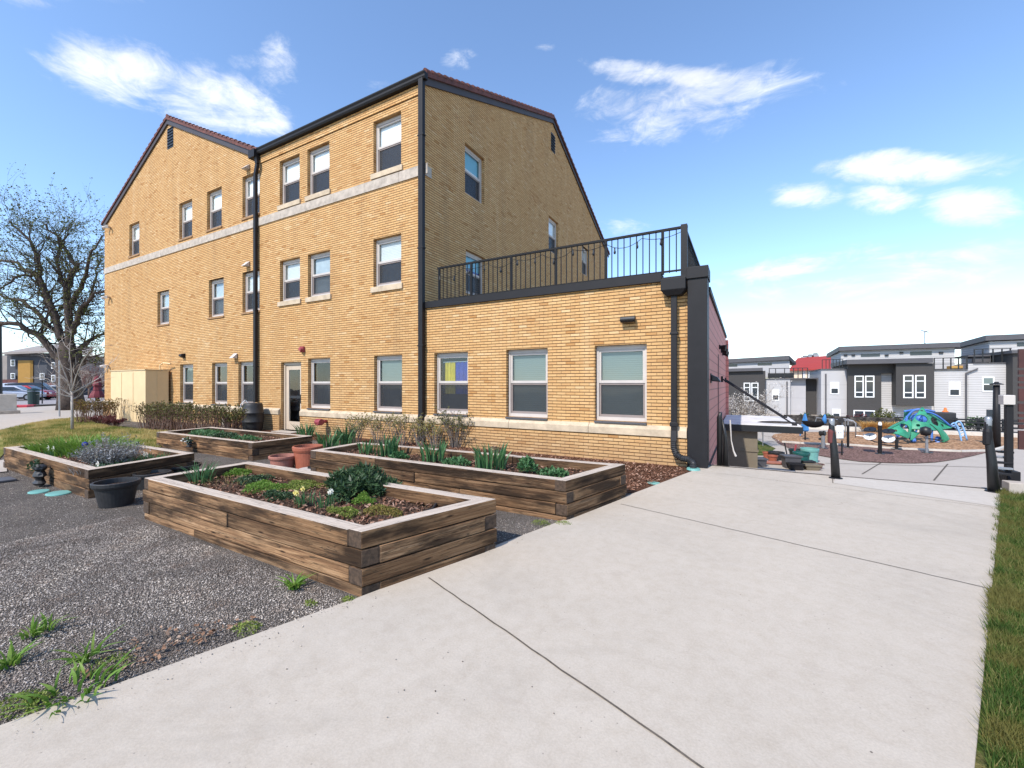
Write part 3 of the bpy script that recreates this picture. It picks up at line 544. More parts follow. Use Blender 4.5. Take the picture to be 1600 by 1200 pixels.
# roof
OV=.16
def sl(y): return ZE+(ZR-ZE)*(y-D)/(YP-D)
mb=MB(); t=.1
def slab(mb,pts,t=.1):
    n=len(pts); a=[Vector(p) for p in pts]; b=[p+Vector((0,0,t)) for p in a]
    mb.add(a+b,[tuple(range(n))[::-1],tuple(range(n,2*n))]+[(i,(i+1)%n,n+(i+1)%n,n+i) for i in range(n)])
yv=D+(ZG-ZE)/(ZR-ZE)*(YP-D)
e=.12
slab(mb,[(XV,D-e,ZE-.02),(XC+.12,D-e,ZE-.02),(XC+.12,YP,ZR+.03),(XL-.1,YP,ZR+.03),(XL-.1,yv,ZG),(XG,yv,ZG)])
slab(mb,[(XL-.1,YP,ZR+.031),(XC+.12,YP,ZR+.031),(XC+.12,YB+.15,ZE),(XL-.1,YB+.15,ZE)])
slab(mb,[(XL-.15,D-.1,ZE-.06),(XG,D-.1,ZG+.03),(XG,yv+.1,ZG+.03),(XL-.15,yv+.1,ZE-.06)]); slab(mb,[(XG,D-.1,ZG+.031),(XV+.0,D-.1,ZE+.0),(XV,D+.2,ZE),(XG,yv+.1,ZG+.031)])
Rf=mb.build('roof','tile',B)
def rake(p0,p1,out,name='rake_tiles'):
    """row of barrel tiles along a gable edge"""
    p0=Vector(p0);p1=Vector(p1);L=(p1-p0).length;n=int(L/.30);d=(p1-p0)/n; mb=MB(); 
    for i in range(n):
        a=p0+d*i;b=a+d*1.12; a=a+Vector((0,0,.02)); mb.tube([a,b],[.075,.05],8)
    mb.build(name,'tile',Rf,smooth=False)
rake((XC+.07,D-.05,ZE+.15),(XC+.04,YP,ZR+.17),0); rake((XC+.04,YB+.1,ZE+.15),(XC+.04,YP,ZR+.17),0)
rake((XL-.1,D-.03,ZE+.05),(XG,D-.03,ZG+.16),0); rake((XV-.05,D-.03,ZE+.14),(XG,D-.03,ZG+.16),0)
rake((XL,YP,ZR+.18),(XC+.05,YP,ZR+.18),0,'ridge_tiles'); rake((XG,D-.08,ZG+.17),(XG,yv,ZG+.17),0,'ridge_tiles')
mb=MB()
def rboard(a,b,ax):
    a=Vector(a);b=Vector(b); dn=Vector((0,0,-.27))
    th=Vector((.05,0,0)) if ax=='x' else Vector((0,-.05,0))
    p=[a+dn,b+dn,b+dn+th,a+dn+th,a,b,b+th,a+th]; mb.hexa(p)
rboard((XC+.01,D-.02,ZE+.1),(XC+.01,YP,ZR+.12),'x'); rboard((XC+.01,YB+.1,ZE+.1),(XC+.01,YP,ZR+.12),'x')
mb.build('rake_boards','dark2',B); mb=MB(); rboard((XL-.12,D-.01,ZE-.0),(XG,D-.01,ZG+.11),'y'); rboard((XV+.0,D-.01,ZE+.08),(XG,D-.01,ZG+.11),'y')
mb.build('rake_boards','dark2',B)
mb=MB()  # gutter ogee profile
prof=[(0,0),(-.11,.0),(-.14,.05),(-.14,.10),(-.17,.15),(-.17,.18),(0,.18)]
x0=XV+.1;x1=XC+.16; n=len(prof)
mb.add([(x0,D-.03+a,ZE-.1+b) for a,b in prof]+[(x1,D-.03+a,ZE-.1+b) for a,b in prof],[tuple(range(n)),tuple(range(n,2*n))[::-1]]+[(i,n+i,n+(i+1)%n,(i+1)%n) for i in range(n)])
mb.box(XV-.25,XV+.1,D-.26,D-.01,ZE-.22,ZE+.05)
mb.build('gutter','dark',B,bevel=.004)
def dsp(mb,pts,w=.13,h=.10):
    for a,b in zip(pts,pts[1:]): mb.beam(a,b,w,h,up=(0,1,0))
mb=MB(); dsp(mb,[(XC+.0,D-.10,ZE-.05),(XC+.0,D-.10,.80),(XC+.0,D-.14,.60),(XC+.0,D-.14,.10)],.15,.12)
for z in (8.2,5.2,2.6): mb.box(XC-.10,XC+.10,D-.165,D-.04,z,z+.04)
mb.build('downspout','dark',B,bevel=.01)
mb=MB(); dsp(mb,[(XV+.05,D-.15,ZE-.2),(XV+.08,D-.12,9.35),(XV-.08,D-.10,9.0),(XV-.08,D-.10,.95)])
for z in (7,4.2,2.2): mb.box(XV-.16,XV+.0,D-.155,D-.03,z,z+.04)
mb.build('downspout','dark',B,bevel=.01)
# extension cap, pilaster, terrace deck, red side wall
YS=18.7
mb=MB(); mb.box(XC+.03,-1.41,D-.06,D+.22,3.62,3.79); mb.box(-1.41,XE-.01,D-.04,D+.22,3.60,3.70); mb.build('parapet_cap','dark',B,bevel=.004)
mb=MB(); mb.box(XC,-.6,D+.22,YS,3.40,3.55); mb.build('terrace_deck','coping',B)
mb=MB(); mb.box(XE,-.585,D-.10,D+.4,-.02,3.60); mb.box(XE-.01,-.565,D-.13,D+.42,3.60,3.82); mb.build('corner_pilaster','dark',B,bevel=.006)
mb=MB(); mb.box(-.90,-.60,D+.41,YS,ZL,3.42); mb.box(-.7,-.5,YS+.01,YS+.12,ZL,3.35); mb.build('red_side_wall','redsiding',B)
mb=MB(); mb.box(-.95,-.56,D+.42,YS,3.42,3.52); mb.box(-.585,-.575,12.6,12.72,.1,2.4); mb.build('side_coping','dark',B)
mb=MB(); mb.box(XC,XC+.3,YS+.02,YB,ZL,.1); mb.box(-.9,XC,YS,YS+.1,ZL,3.4); mb.build('rear_wing_wall','brick',B)
# scupper + downpipe
mb=MB(); mb.hexa([(-1.30,D-.20,3.30),(-1.03,D-.20,3.30),(-1.03,D-.005,3.30),(-1.30,D-.005,3.30),(-1.39,D-.26,3.40),(-.945,D-.26,3.40),(-.945,D-.005,3.40),(-1.39,D-.005,3.40)])
mb.box(-1.39,-.945,D-.26,D-.005,3.402,3.62); mb.build('scupper_box','dark',B,bevel=.006)
mb=MB(); dsp(mb,[(-1.165,D-.12,3.32),(-1.165,D-.12,.70),(-1.165,D-.17,.48)],.11,.08)
mb.box(-1.24,-1.09,D-.17,D-.07,.78,.86); mb.box(-1.24,-1.09,D-.17,D-.07,2.55,2.6); mb.build('downspout','dark',B,bevel=.008)
pts=[(-1.165,D-.19,.5),(-1.16,D-.2,.38),(-1.12,D-.21,.26),(-1.02,D-.23,.20),(-.90,D-.26,.19),(-.82,D-.29,.14),(-.80,D-.31,.02)]
fine=[];rad=[]
for a,b in zip(pts,pts[1:]):
    for i in range(7): fine.append(tuple(Vector(a).lerp(Vector(b),i/7))); rad.append(.052 if len(rad)%2 else .064)
dh=tag(MB().tube(fine,rad,10).build('drain_hose',['black_plastic']),'corrugated black hose bending from the downspout foot','hose')
MB().lathe((-.80,D-.33,0.02),[(.0,.03),(.11,.03),(.12,.0)],20).build('lid','teal',dh)
# railing
mb=MB()
Ra=MB(); x0=-7.03;x1=-1.02; yr=D+.06
Ra.beam((x0-.05,yr,4.66),(x1+.08,yr,4.66),.05,.045); Ra.beam((x0,yr,3.83),(x1,yr,3.83),.04,.03)
RL=Ra.build('railing','railm',B)
n=47
for i in range(n):
    x=x0+(x1-x0)*i/n
    q=MB(); big=(i%9==8 or i==0)
    if big: q.box(x-.025,x+.025,yr-.025,yr+.025,3.78,4.64)
    else: q.box(x-.009,x+.009,yr-.009,yr+.009,3.8,4.64)
    q.build('railing_post' if big else 'baluster','railm',RL)
q=MB(); q.box(-1.06,-.945,yr-.06,yr+.06,3.62,4.70); q.build('railing_post','dark',RL)
q=MB(); q.beam((-1.0,yr+.06,4.66),(-1.0,18.5,4.66),.05,.045); q.beam((-1.0,yr+.06,3.83),(-1.0,18.5,3.83),.04,.03); q.build('top_rail','dark',RL)
q=MB()
for i in range(84):
    y=yr+.12+i*.115; q.box(-1.009,-.991,y-.009,y+.009,3.78,4.64)
tag(q.build('side_balusters','railm',RL),kind='stuff')
# string lights
bl=thing('string_lights','string of small dark bulbs looped along the terrace railing','string lights',(-4,yr,4.4))
pts=[];bulbs=[]
xs=[-6.98+i*.74 for i in range(9)]
for i,(a,b) in enumerate(zip(xs,xs[1:])):
    for k in range(8):
        t=k/8; pts.append((a+(b-a)*t,yr-.04,4.56-.55*t*(1-t)*(.5 if i%2 else 1)-(0 if i>0 else .12*(1-t))))
pts.append((xs[-1],yr-.04,4.56)); MB().tube(pts,.006,4).build('cable','black',bl)
for i in range(0,len(pts),5):
    p=pts[i]; MB().lathe((p[0],p[1],p[2]-.14),[(.0,0),(.022,.015),(.026,.05),(.014,.085),(.016,.14),(0,.14)],8).build('bulb','black',bl,smooth=True)
# ------------------------------------------------------------------ wall fittings
def wallpack(x,z,label,group=None,kind=0):
    t=thing('wall_lamp',label,'wall lamp',(x,D,z),group)
    if kind==0: # half-cowl dark
        q=MB(); q.box(x-.11,x+.11,D-.02,D-.003,z-.1,z+.1); q.build('back_plate','dark',t)
        q=MB(); q.hexa([(x-.11,D-.17,z-.02),(x+.11,D-.17,z-.02),(x+.1,D-.021,z-.09),(x-.1,D-.021,z-.09),(x-.1,D-.15,z+.06),(x+.1,D-.15,z+.06),(x+.1,D-.021,z+.1),(x-.1,D-.021,z+.1)]); q.build('lamp_housing','dark',t,bevel=.01)
    else:
        q=MB(); q.box(x-.08,x+.08,D-.02,D-.003,z-.08,z+.08); q.build('back_plate','frame',t)
        q=MB(); q.add([(x-.12,D-.2,z-.07),(x+.12,D-.2,z-.07),(x+.12,D-.021,z-.07),(x-.12,D-.021,z-.07),(x+.12,D-.021,z+.12),(x-.12,D-.021,z+.12)],[(0,1,2,3),(0,5,4,1),(1,4,2),(0,3,5),(2,4,5,3)]); q.build('lamp_housing','frame',t,bevel=.005)
x,z=wl(983,500); t=thing('wall_lamp','black horizontal cylinder lamp above the rightmost ground floor window','wall lamp',(x,D,z))
q=MB(); q.tube([(x-.15,D-.10,z),(x+.15,D-.10,z)],.065,20); q.build('lamp_housing','black',t,smooth=False,bevel=.008); q=MB(); q.box(x-.06,x+.06,D-.05,D-.003,z-.05,z+.04); q.build('back_plate','black',t)
x,z=wl(288,556); wallpack(x,z,'dark wall lamp above the ground floor window beside the beige cabinet')
for (px,py,lb) in ((369,557,'pale wedge lamp above the ground floor window left of the rain barrel'),(388,414,'pale wedge lamp between the middle windows left of the long downspout'),(388,263,'pale wedge lamp just below the roof valley left of the downspout')):
    x,z=wl(px,py); wallpack(x,z,lb,None,1)
for (px,py,lb) in ((173,356,'twin floodlight high at the left corner under the eave'),(172,465,'twin floodlight halfway up the left corner of the brick wall'),(170,572,'twin floodlight low at the left corner above the beige cabinet')):
    x,z=wl(px,py); t=thing('floodlight',lb,'floodlight',(x,D,z)); q=MB(); q.lathe((x,D-.02,z-.03),[(0,0),(.06,0),(.06,.06),(0,.06)],10); q.build('bracket','frame_dk',t)
    for s in (-1,1): q=MB(); q.tube([(x+s*.03,D-.05,z),(x+s*.12,D-.12,z+.02),(x+s*.22,D-.24,z-.04)],[.03,.05,.08],10); q.build('lamp_head','frame',t)
x,z=wl(474,546); t=thing('fire_alarm_bell','faded red fire alarm horn on the wall above the tan door','fire alarm',(x,D,z)); q=MB(); q.box(x-.09,x+.09,D-.07,D-.003,z-.09,z+.09); q.build('housing','redp',t,bevel=.01); q=MB(); q.lathe((x,D-.07,z),[(0,0)],4); q=MB(); q.tube([(x+.02,D-.07,z),(x+.02,D-.15,z)],[.09,.06],14); q.build('horn','redp',t)
x,z=wl(513,658); t=thing('fire_hydrant_inlet','faded red fire hose inlet cap sticking out low on the brick wall','fire inlet',(x,D-.06,z)); q=MB(); q.tube([(x,D-.06,z),(x+.02,D-.30,z)],.05,12); q.build('pipe','redp',t,smooth=True)
q=MB(); q.tube([(x-.09,D-.34,z),(x+.13,D-.34,z)],[.10,.10],14); q.tube([(x+.02,D-.25,z),(x+.02,D-.42,z)],[.08,.10],14); q.build('cap','redp',t,bevel=.01)
x,z=wl(362,662); tag(MB().box(x-.18,x+.05,D-.25,D-.06,0,.42).build('meter_box','stone2',bevel=.01),'small grey utility box by the brick wall left of the rain barrel','utility box')
# rain barrel
p=gp(412,672); p.y=D-.50; bt=thing('rain_barrel','black rain barrel standing under the long downspout','rain barrel',(p.x,p.y,0))
pr=[(.0,.0),(.27,.0),(.285,.05),(.31,.2),(.315,.3),(.325,.31),(.325,.34),(.318,.35),(.325,.5),(.322,.60),(.332,.61),(.332,.64),(.32,.65),(.30,.85),(.28,.93),(.27,.95),(.0,.97)]
MB().lathe((p.x,p.y,0),pr,28).build('barrel','black_plastic',bt,smooth=True)
MB().tube([(p.x-.1,p.y-.1,.95),(p.x-.13,p.y-.16,1.05),(p.x,p.y-.25,1.06),(p.x-.12,p.y-.33,.92),(p.x-.14,p.y-.34,.6)],.014,6).build('white_tube','white',bt)
MB().tube([(p.x+.1,p.y-.3,.1),(p.x+.12,p.y-.38,.1),(p.x+.16,p.y-.38,.1)],.02,8).build('tap','black',bt)
# utility cabinet
cy0=7.81; cxr=-21.53; cx0=-24.98
cb=thing('utility_cabinet','tall beige metal enclosure standing against the left end of the brick wall','cabinet',((cx0+cxr)/2,8.2,0))
MB().box(cx0,cxr,cy0,D-.1,0,2.17).build('body','beige',cb,bevel=.01)
q=MB(); n=3
for i in range(1,n): x=cx0+(cxr-cx0)*i/n; q.box(x-.01,x+.01,cy0-.012,cy0-.002,.05,2.1)
q.box(cxr+.002,cxr+.012,8.2,8.22,.05,2.1); q.box(cx0-.03,cxr+.03,cy0-.03,D-.08,2.175,2.21); q.build('trim','beige',cb)
q=MB(); q.tube([(cxr-.3,D-.3,2.1),(cxr-.3,D-.3,2.4),(cxr-.1,D-.25,2.5),(cxr+.3,D-.15,2.45)],.03,8); q.build('pipe','beige',cb)
# ------------------------------------------------------------------ PLANTERS
def inter(p,d,q,e):
    cr=d[0]*e[1]-d[1]*e[0]; t=((q[0]-p[0])*e[1]-(q[1]-p[1])*e[0])/cr; return (p[0]+d[0]*t,p[1]+d[1]*t)
def planter(label,quad,H,soilz,courses=4,split=None,T=.14):
    cx=sum(p[0] for p in quad)/4;cy=sum(p[1] for p in quad)/4
    t=thing('raised_planter',label,'planter',(cx,cy,0),'raised timber planters')
    out=[];inn=[]
    for i in range(4):
        a=quad[i];b=quad[(i+1)%4];dx,dy=b[0]-a[0],b[1]-a[1];l=math.hypot(dx,dy);n=(-dy/l,dx/l)
        out.append((a,(dx,dy)));inn.append(((a[0]+n[0]*T,a[1]+n[1]*T),(dx,dy)))
    P=lambda A,Bq:inter(A[0],A[1],Bq[0],Bq[1])
    r=random.Random(len(label)); ch=H+.10
    for i in range(4):
        mb=MB(); pv=(i-1)%4;nx=(i+1)%4
        for c in range(courses):
            z1=H-c*T; z0=z1-T+.008
            through=((c%2==0)==(i%2==1))
            if through: q=[P(out[i],out[pv]),P(out[i],out[nx]),P(inn[i],out[nx]),P(inn[i],out[pv])]
            else: q=[P(out[i],inn[pv]),P(out[i],inn[nx]),P(inn[i],inn[nx]),P(inn[i],inn[pv])]
            segs=[0,1]
            if i%2==0: segs=[0,(split or .5)+(.18*(c%3)-.18),1] if c!=0 or split else [0,1]
            if label.startswith('largest') and c in(0,2) and i==0: segs=[0,1]
            for s0,s1 in zip(segs,segs[1:]):
                j=r.uniform(-.016,.010); ln=lambda a,b,k:(a[0]+(b[0]-a[0])*k,a[1]+(b[1]-a[1])*k)
                e0=s0+.0008;e1=s1-.0008
                pts=[ln(q[0],q[1],e0),ln(q[0],q[1],e1),ln(q[3],q[2],e1),ln(q[3],q[2],e0)]
                o0=out[i][1];l=math.hypot(*o0);nn=(o0[1]/l*j,-o0[0]/l*j); pts=[(a+nn[0],b+nn[1]) for a,b in pts]
                jz=r.uniform(-.003,.002) if c==0 else 0
                p8=[(*a,z0) for a in pts]+[(*a,z1+jz) for a in pts]
                u0=r.uniform(0,50);v0=r.uniform(0,50);L=math.hypot(pts[1][0]-pts[0][0],pts[1][1]-pts[0][1])
                uv=lambda a,b:[(u0,v0+a),(u0+L,v0+a),(u0+L,v0+b),(u0,v0+b)]
                en=[(u0,v0),(u0+.14,v0),(u0+.14,v0+.14),(u0,v0+.14)]
                mb.hexa(p8,[0,1 if c==0 else 0,0,2,0,2],[uv(.6,.74),uv(.3,.44),uv(0,.14),en,uv(.8,.94)[::-1],en])
        mb.build('timber_wall',['wood','woodtop','woodend'],t,bevel=.009)
    q=[P(inn[i],inn[(i-1)%4]) for i in range(4)]; n=26; mb=MB(); idx={}
    for a in range(n+1):
        for b in range(n+1):
            u=a/n;v=b/n; x=(q[0][0]*(1-u)+q[1][0]*u)*(1-v)+(q[3][0]*(1-u)+q[2][0]*u)*v; y=(q[0][1]*(1-u)+q[1][1]*u)*(1-v)+(q[3][1]*(1-u)+q[2][1]*u)*v
            mb.v.append((x,y,soilz+r.uniform(-.012,.012)+.02*math.sin(x*5)*math.sin(y*6)))
    for a in range(n):
        for b in range(n): k=a*(n+1)+b; mb.f.append((k,k+n+1,k+n+2,k+1)); mb.m.append(0)
    tag(mb.build('soil','soil',t,smooth=True),kind='stuff')
    Pn=scatter([(a[0],a[1]) for a in q],2200 if len(q) else 0); V,Fc=chipsM(Pn,soilz+.008,.03,.012); o=fastmesh('mulch_chips',V-np.array([cx,cy,0]),Fc,'bark_chip',4); o.parent=t; tag(o,kind='stuff')
    return t
QA=[(-6.23,2.24),(-2.50,2.20),(-2.08,3.47),(-6.23,3.45)]
QB=[(-6.43,4.56),(-1.79,4.56),(-1.43,5.92),(-6.5,5.68)]
QC=[(-13.1,4.97),(-8.93,5.02),(-8.93,6.42),(-13.3,6.35)]
QD=[(-12.3,2.30),(-7.98,2.26),(-8.35,3.72),(-12.3,3.70)]
planter('largest weathered timber planter in front, nearest the driveway corner',QA,.49,.36)
planter('long timber planter with iris clumps close to the brick wing',QB,.475,.36,split=.5)
planter('timber planter behind the terracotta pots, near the tan door',QC,.375,.27,3)
planter('timber planter at the far left with the silvery lavender bush',QD,.40,.30)
# ------------------------------------------------------------------ PLANTS
def blades(mb,cx,cy,z,n,h,spread,w,r,arch=.5):
    for _ in range(n):
        a=r.uniform(0,6.283);rr=spread*math.sqrt(r.random()); bx,by=cx+rr*math.cos(a),cy+rr*math.sin(a)
        a2=a+r.uniform(-.8,.8); H=h*r.uniform(.55,1.05); ln=arch*r.uniform(.2,1)*H; ww=w*r.uniform(.7,1.2); tw=r.uniform(0,3.14); sx,sy=math.cos(tw)*ww/2,math.sin(tw)*ww/2
        vs=[];K=5
        for k in range(K+1):
            t=k/K; x=bx+math.cos(a2)*ln*t*t; y=by+math.sin(a2)*ln*t*t; zz=z+H*(t-.25*arch*t*t); f=(1-t**2.2)*(.7+.6*t) if k<K else .02
            vs+=[(x-sx*f,y-sy*f,zz),(x+sx*f,y+sy*f,zz)]
        mb.add(vs,[(2*k,2*k+1,2*k+3,2*k+2) for k in range(K)])
def leafq(mb,p,s,r,up=.3,m=0,asp=.5):
    d=Vector((r.gauss(0,1),r.gauss(0,1),r.gauss(0,1)*.8+up)).normalized(); u=d.cross(Vector((r.gauss(0,1),r.gauss(0,1),r.gauss(0,1)))).normalized()
    L=s*r.uniform(.6,1.3); a=p+d*L*.5+u*L*asp*.5; b=p+d*L*.5-u*L*asp*.5; mb.add([p,a,p+d*L,b],[(0,1,2,3)],m)
def mound(mb,cx,cy,z,rx,ry,h,n,s,r,up=.6,asp=.5,rough=.25):
    ph=[r.uniform(0,6) for _ in range(4)]
    for _ in range(n):
        a=r.uniform(0,6.283);q=math.sqrt(r.random()); lump=1+rough*(math.sin(3*a+ph[0])*.5+math.sin(5*a+ph[1])*.4); x=rx*q*math.cos(a)*lump;y=ry*q*math.sin(a)*lump
        top=h*math.sqrt(max(0,1-q*q))*(1+rough*.8*math.sin(x*14/max(rx,.1)*.3+ph[2])*math.cos(y*9/max(ry,.1)*.3+ph[3])); zz=z+max(.0,top)*r.uniform(.55,1.0)
        leafq(mb,Vector((cx+x,cy+y,zz)),s,r,up,0,asp)
def leafthing(name,label,cat,c,fn_,mats,group=None,kind=None):
    mb=MB(); fn_(mb); o=mb.build(name,mats,origin=c); return tag(o,label,cat,group,kind)
def P2(px,py,z): return gp(px,py,z)
sA=.36
# planter A plants
A=[('green_mat','bright lime sedum mat near the far left corner of the front planter',(373,742),.17,.17,.08,1500,.020,'green'),
 ('green_mat','dark green creeping mat behind the long lime mat, front planter',(396,754),.19,.20,.09,1900,.02,'dkgreen'),
 ('green_mat','small olive tuft beside the dark creeping mat near the front planter rear board',(424,742),.09,.09,.09,500,.02,'sedum'),
 ('green_mat','long lime green sedum mat in the middle of the front planter',(413,764),.30,.20,.07,3000,.018,'green'),
 ('green_mat','mossy yellow green mat between the lime mat and the dark bush',(478,760),.28,.24,.06,3000,.016,'sedum'),
 ('green_mat','low dark tufted mat in front of the lime sedum mat',(434,778),.22,.11,.07,1400,.02,'dkgreen'),
 ('green_mat','pale green thyme mat beside the front board of the front planter',(537,803),.20,.10,.06,1700,.014,'sedum'),
 ('green_mat','yellow olive sedum mat near the right corner of the front planter',(598,803),.23,.12,.07,1700,.016,'sedum2'),
 ('green_mat','little round green cushion in front of the big dark bush',(568,787),.12,.09,.10,1000,.018,'green'),
 ('green_mat','bright green tuft in the far right corner of the front planter',(694,785),.14,.06,.06,600,.028,'green'),
 ('leafy_bush','large dark green leafy bush mounding over the rear board of the front planter',(562,771),.40,.28,.25,4600,.085,'dkgreen')]
for i,(nm,lb,(px,py),rx,ry,h,n,s,mt) in enumerate(A):
    p=P2(px,py,sA); r=random.Random(100+i); leafthing(nm,lb,'plant',(p.x,p.y,sA),lambda mb:mound(mb,p.x,p.y,sA,rx,ry,h,n,s,r,.5,.24 if s>.05 else .6,.55 if s>.05 else .35),mt)
p=P2(315,754,sA); r=random.Random(1); leafthing('leek_clump','blue green spiky onion clump in the left end of the front planter','plant',(p.x,p.y,sA),lambda mb:blades(mb,p.x,p.y,sA,60,.33,.13,.014,r,.7),'iris')
p=P2(355,757,sA); r=random.Random(2); leafthing('dry_tuft','thin dry tuft right of the blue green onion clump','plant',(p.x,p.y,sA),lambda mb:(blades(mb,p.x,p.y,sA,60,.13,.28,.006,r,.8)),'shrubleaf')
def daff(px,py,z,label,n=3,nb=26,pet='petal_y',h=.16,seed=1,spread=.09,head=.028):
    p=P2(px,py,z); r=random.Random(seed); t=thing('daffodil_clump',label,'flowers',(p.x,p.y,z)); mb=MB(); blades(mb,p.x,p.y,z,nb,h,spread,.013,r,.4); mb.build('leaves','iris',t)
    for k in range(n):
        mb=MB(); x=p.x+r.uniform(-spread,spread)*1.2;y=p.y+r.uniform(-spread,spread);zt=z+h*r.uniform(.85,1.15); mb.tube([(x,y,z),(x,y,zt)],.003,4)
        c=Vector((x,y-.01,zt))
        for q in range(6):
            a=q*math.pi/3; mb.add([c,c+Vector((math.cos(a-.4)*head*.7,-.004,math.sin(a-.4)*head*.7)),c+Vector((math.cos(a)*head*1.2,-.01,math.sin(a)*head*1.2)),c+Vector((math.cos(a+.4)*head*.7,-.004,math.sin(a+.4)*head*.7))],[(0,1,2,3)],1)
        mb.tube([c,c+Vector((0,-.025,0))],[.008,.013],8,1); mb.build('flower',['iris',pet],t)
    return t
daff(475,789,sA,'daffodil clump with two pale yellow flowers in the front planter',3,34,seed=4,head=.032)
daff(507,793,sA,'daffodil clump with fading buds right of the pale yellow daffodils',2,22,seed=5,h=.17,pet='petal')
mb=MB(); pts=[P2(x,y,sA+.03) for x,y in ((632,768),(650,770),(672,775),(684,784),(676,795),(660,801),(640,806))]; mb.tube(pts,.014,8); tag(mb.build('hose','black_plastic',smooth=True),'black irrigation hose curving over the soil of the front planter','hose')
# planter B plants
sB=.36
IB=[((572,710),'iris clump at the left end of the long planter',16,.26,.09),((603,713),'tall iris clump beside the red tulip in the long planter',34,.36,.13),((677,721),'third iris clump from the left in the long planter',34,.32,.13),((766,733),'broad iris clump in the middle of the long planter',46,.36,.15)]
for i,((px,py),lb,n,h,sp) in enumerate(IB):
    p=P2(px,py,sB); r=random.Random(40+i); leafthing('iris_clump',lb,'plant',(p.x,p.y,sB),lambda mb:blades(mb,p.x,p.y,sB,int(n*1.5),h*1.25,sp*1.45,.042,r,.45),'iris','iris clumps in the long planter')
IB2=[((624,717),'low rosette right of the tallest left iris clump',.16,.10),((715,727),'low leafy rosette between two iris clumps, long planter',.22,.10),((824,740),'upright leafy sedum clump right of the broad iris clump',.14,.22),((866,745),'low leafy patch at the right end of the long planter',.22,.09)]
for i,((px,py),lb,rx,h) in enumerate(IB2):
    p=P2(px,py,sB); r=random.Random(60+i); leafthing('leafy_clump',lb,'plant',(p.x,p.y,sB),lambda mb:mound(mb,p.x,p.y,sB,rx,rx*.6,h,420,.06,r,.8,.5),'iris')
p=P2(622,712,sB); mb=MB(); mb.tube([(p.x,p.y,sB),(p.x,p.y,sB+.2)],.004,5); mb.lathe((p.x,p.y,sB+.19),[(0,0),(.022,.02),(.024,.045),(.01,.065)],8,1); tag(mb.build('red_tulip',['iris','petal_r'],origin=(p.x,p.y,sB)),'single red tulip among the iris leaves in the long planter','flower')
# planter C plants
for i,((px,py),lb,rx,h,n,mt) in enumerate([((322,681),'dark green seedlings at the left of the planter behind',.6,.13,1100,'iris'),((352,684),'low green row in the middle of the planter behind',.45,.10,900,'dkgreen'),((385,687),'sparse green tufts at the right of the planter behind',.45,.07,420,'iris')]):
    p=P2(px,py,.27); r=random.Random(70+i); leafthing('leafy_row',lb,'plant',(p.x,p.y,.27),lambda mb:mound(mb,p.x,p.y,.27,rx,rx*.55,h,n,.06,r,.8,.4),mt)
# planter D plants
p=P2(122,705,.3); r=random.Random(80); leafthing('grassy_clump','bright green grassy mound at the back of the far left planter','plant',(p.x,p.y,.3),lambda mb:(blades(mb,p.x-.1,p.y,.3,900,.36,.62,.02,r,.9),blades(mb,p.x+.6,p.y+.1,.3,800,.32,.6,.02,r,.9)),'green')
p=P2(172,727,.3); r=random.Random(81)
def lavf(mb):
    for _ in range(620):
        a=r.uniform(0,6.283);q=math.sqrt(r.random()); x=p.x+q*.62*math.cos(a)*.3;y=p.y+q*.4*math.sin(a)*.3; d=Vector((math.cos(a)*q*1.3,math.sin(a)*q*.9,r.uniform(.5,1))).normalized(); L=r.uniform(.22,.5)*(1.1-.2*q)
        e=Vector((x,y,.3))+d*L; mb.tube([(x,y,.3),e],[.003,.002],3,0,False)
        for k in range(9): leafq(mb,Vector((x,y,.3)).lerp(e,.35+.08*k),.045,r,.6,1,.22)
leafthing('lavender_bush','silvery grey lavender bush filling the far left planter','plant',(p.x,p.y,.3),lavf,['twig','lav'])
p=P2(140,738,.3); r=random.Random(181); leafthing('bare_lavender','thin grey brown woody sprigs left of the silvery lavender bush','plant',(p.x,p.y,.3),lambda mb:(blades(mb,p.x,p.y+.1,.3,170,.16,.34,.006,r,1.)),'lav')
daff(85,714,.3,'small dark leafed clump with two cream flowers, far left planter',2,60,'petal',.15,11,.14,.05)
daff(192,727,.3,'white daffodils in front of the lavender bush, far left planter',6,150,'petal',.17,12,.28,.045); daff(228,722,.3,'daffodil leaves at the right end of the far left planter',1,170,'petal',.16,13,.30,.03); daff(160,735,.3,'white daffodils near the front board of the far left planter',2,110,'petal',.13,14,.2,.045)
p=P2(133,700,.45); t=thing('blue_marker','small blue garden ball in the grassy mound','garden ornament',(p.x,p.y,.3)); MB().lathe((p.x,p.y,.52),[(0,-.045),(.035,-.03),(.045,0),(.035,.03),(0,.045)],10).build('ball','flag_b',t,smooth=True); MB().tube([(p.x,p.y,.3),(p.x,p.y,.5)],.008,5).build('stick','black',t)
# pots
def pot(px,py,rt,rb,h,label,mat,full=True,squash=1,cat='plant pot',name='plant_pot',z0=0,group=None,rz=0):
    p=gp(px,py,z0); t=thing(name,label,cat,(p.x,p.y,z0),group)
    prof=[(0,.0),(rb,.0),(rb+(rt-rb)*.72,h*.76),(rt*1.0,h*.78),(rt*1.05,h*.86),(rt*1.06,h*.98),(rt*1.03,h),(rt*.93,h),(rt*.90,h*.8),(rb*.9,h*.3)]
    MB().lathe((p.x,p.y,z0),prof,32,0,squash).build('pot',mat,t,smooth=False,bevel=0)
    s=MB().lathe((p.x,p.y,z0),[(0,h*.82),(rt*.9,h*.8)],24,0,squash).build('soil','soil' if full else 'room',t); return p
pot(442,735,.225,.18,.28,'faded pink terracotta pot, smaller of the two by the planters','terra2')
pot(481,733,.25,.21,.44,'taller orange terracotta pot right beside the smaller faded one','terra')
pot(182,789,.235,.17,.32,'round black tub with grey soil at the corner of the far left planter','black_plastic',True,1,'tub','black_tub')
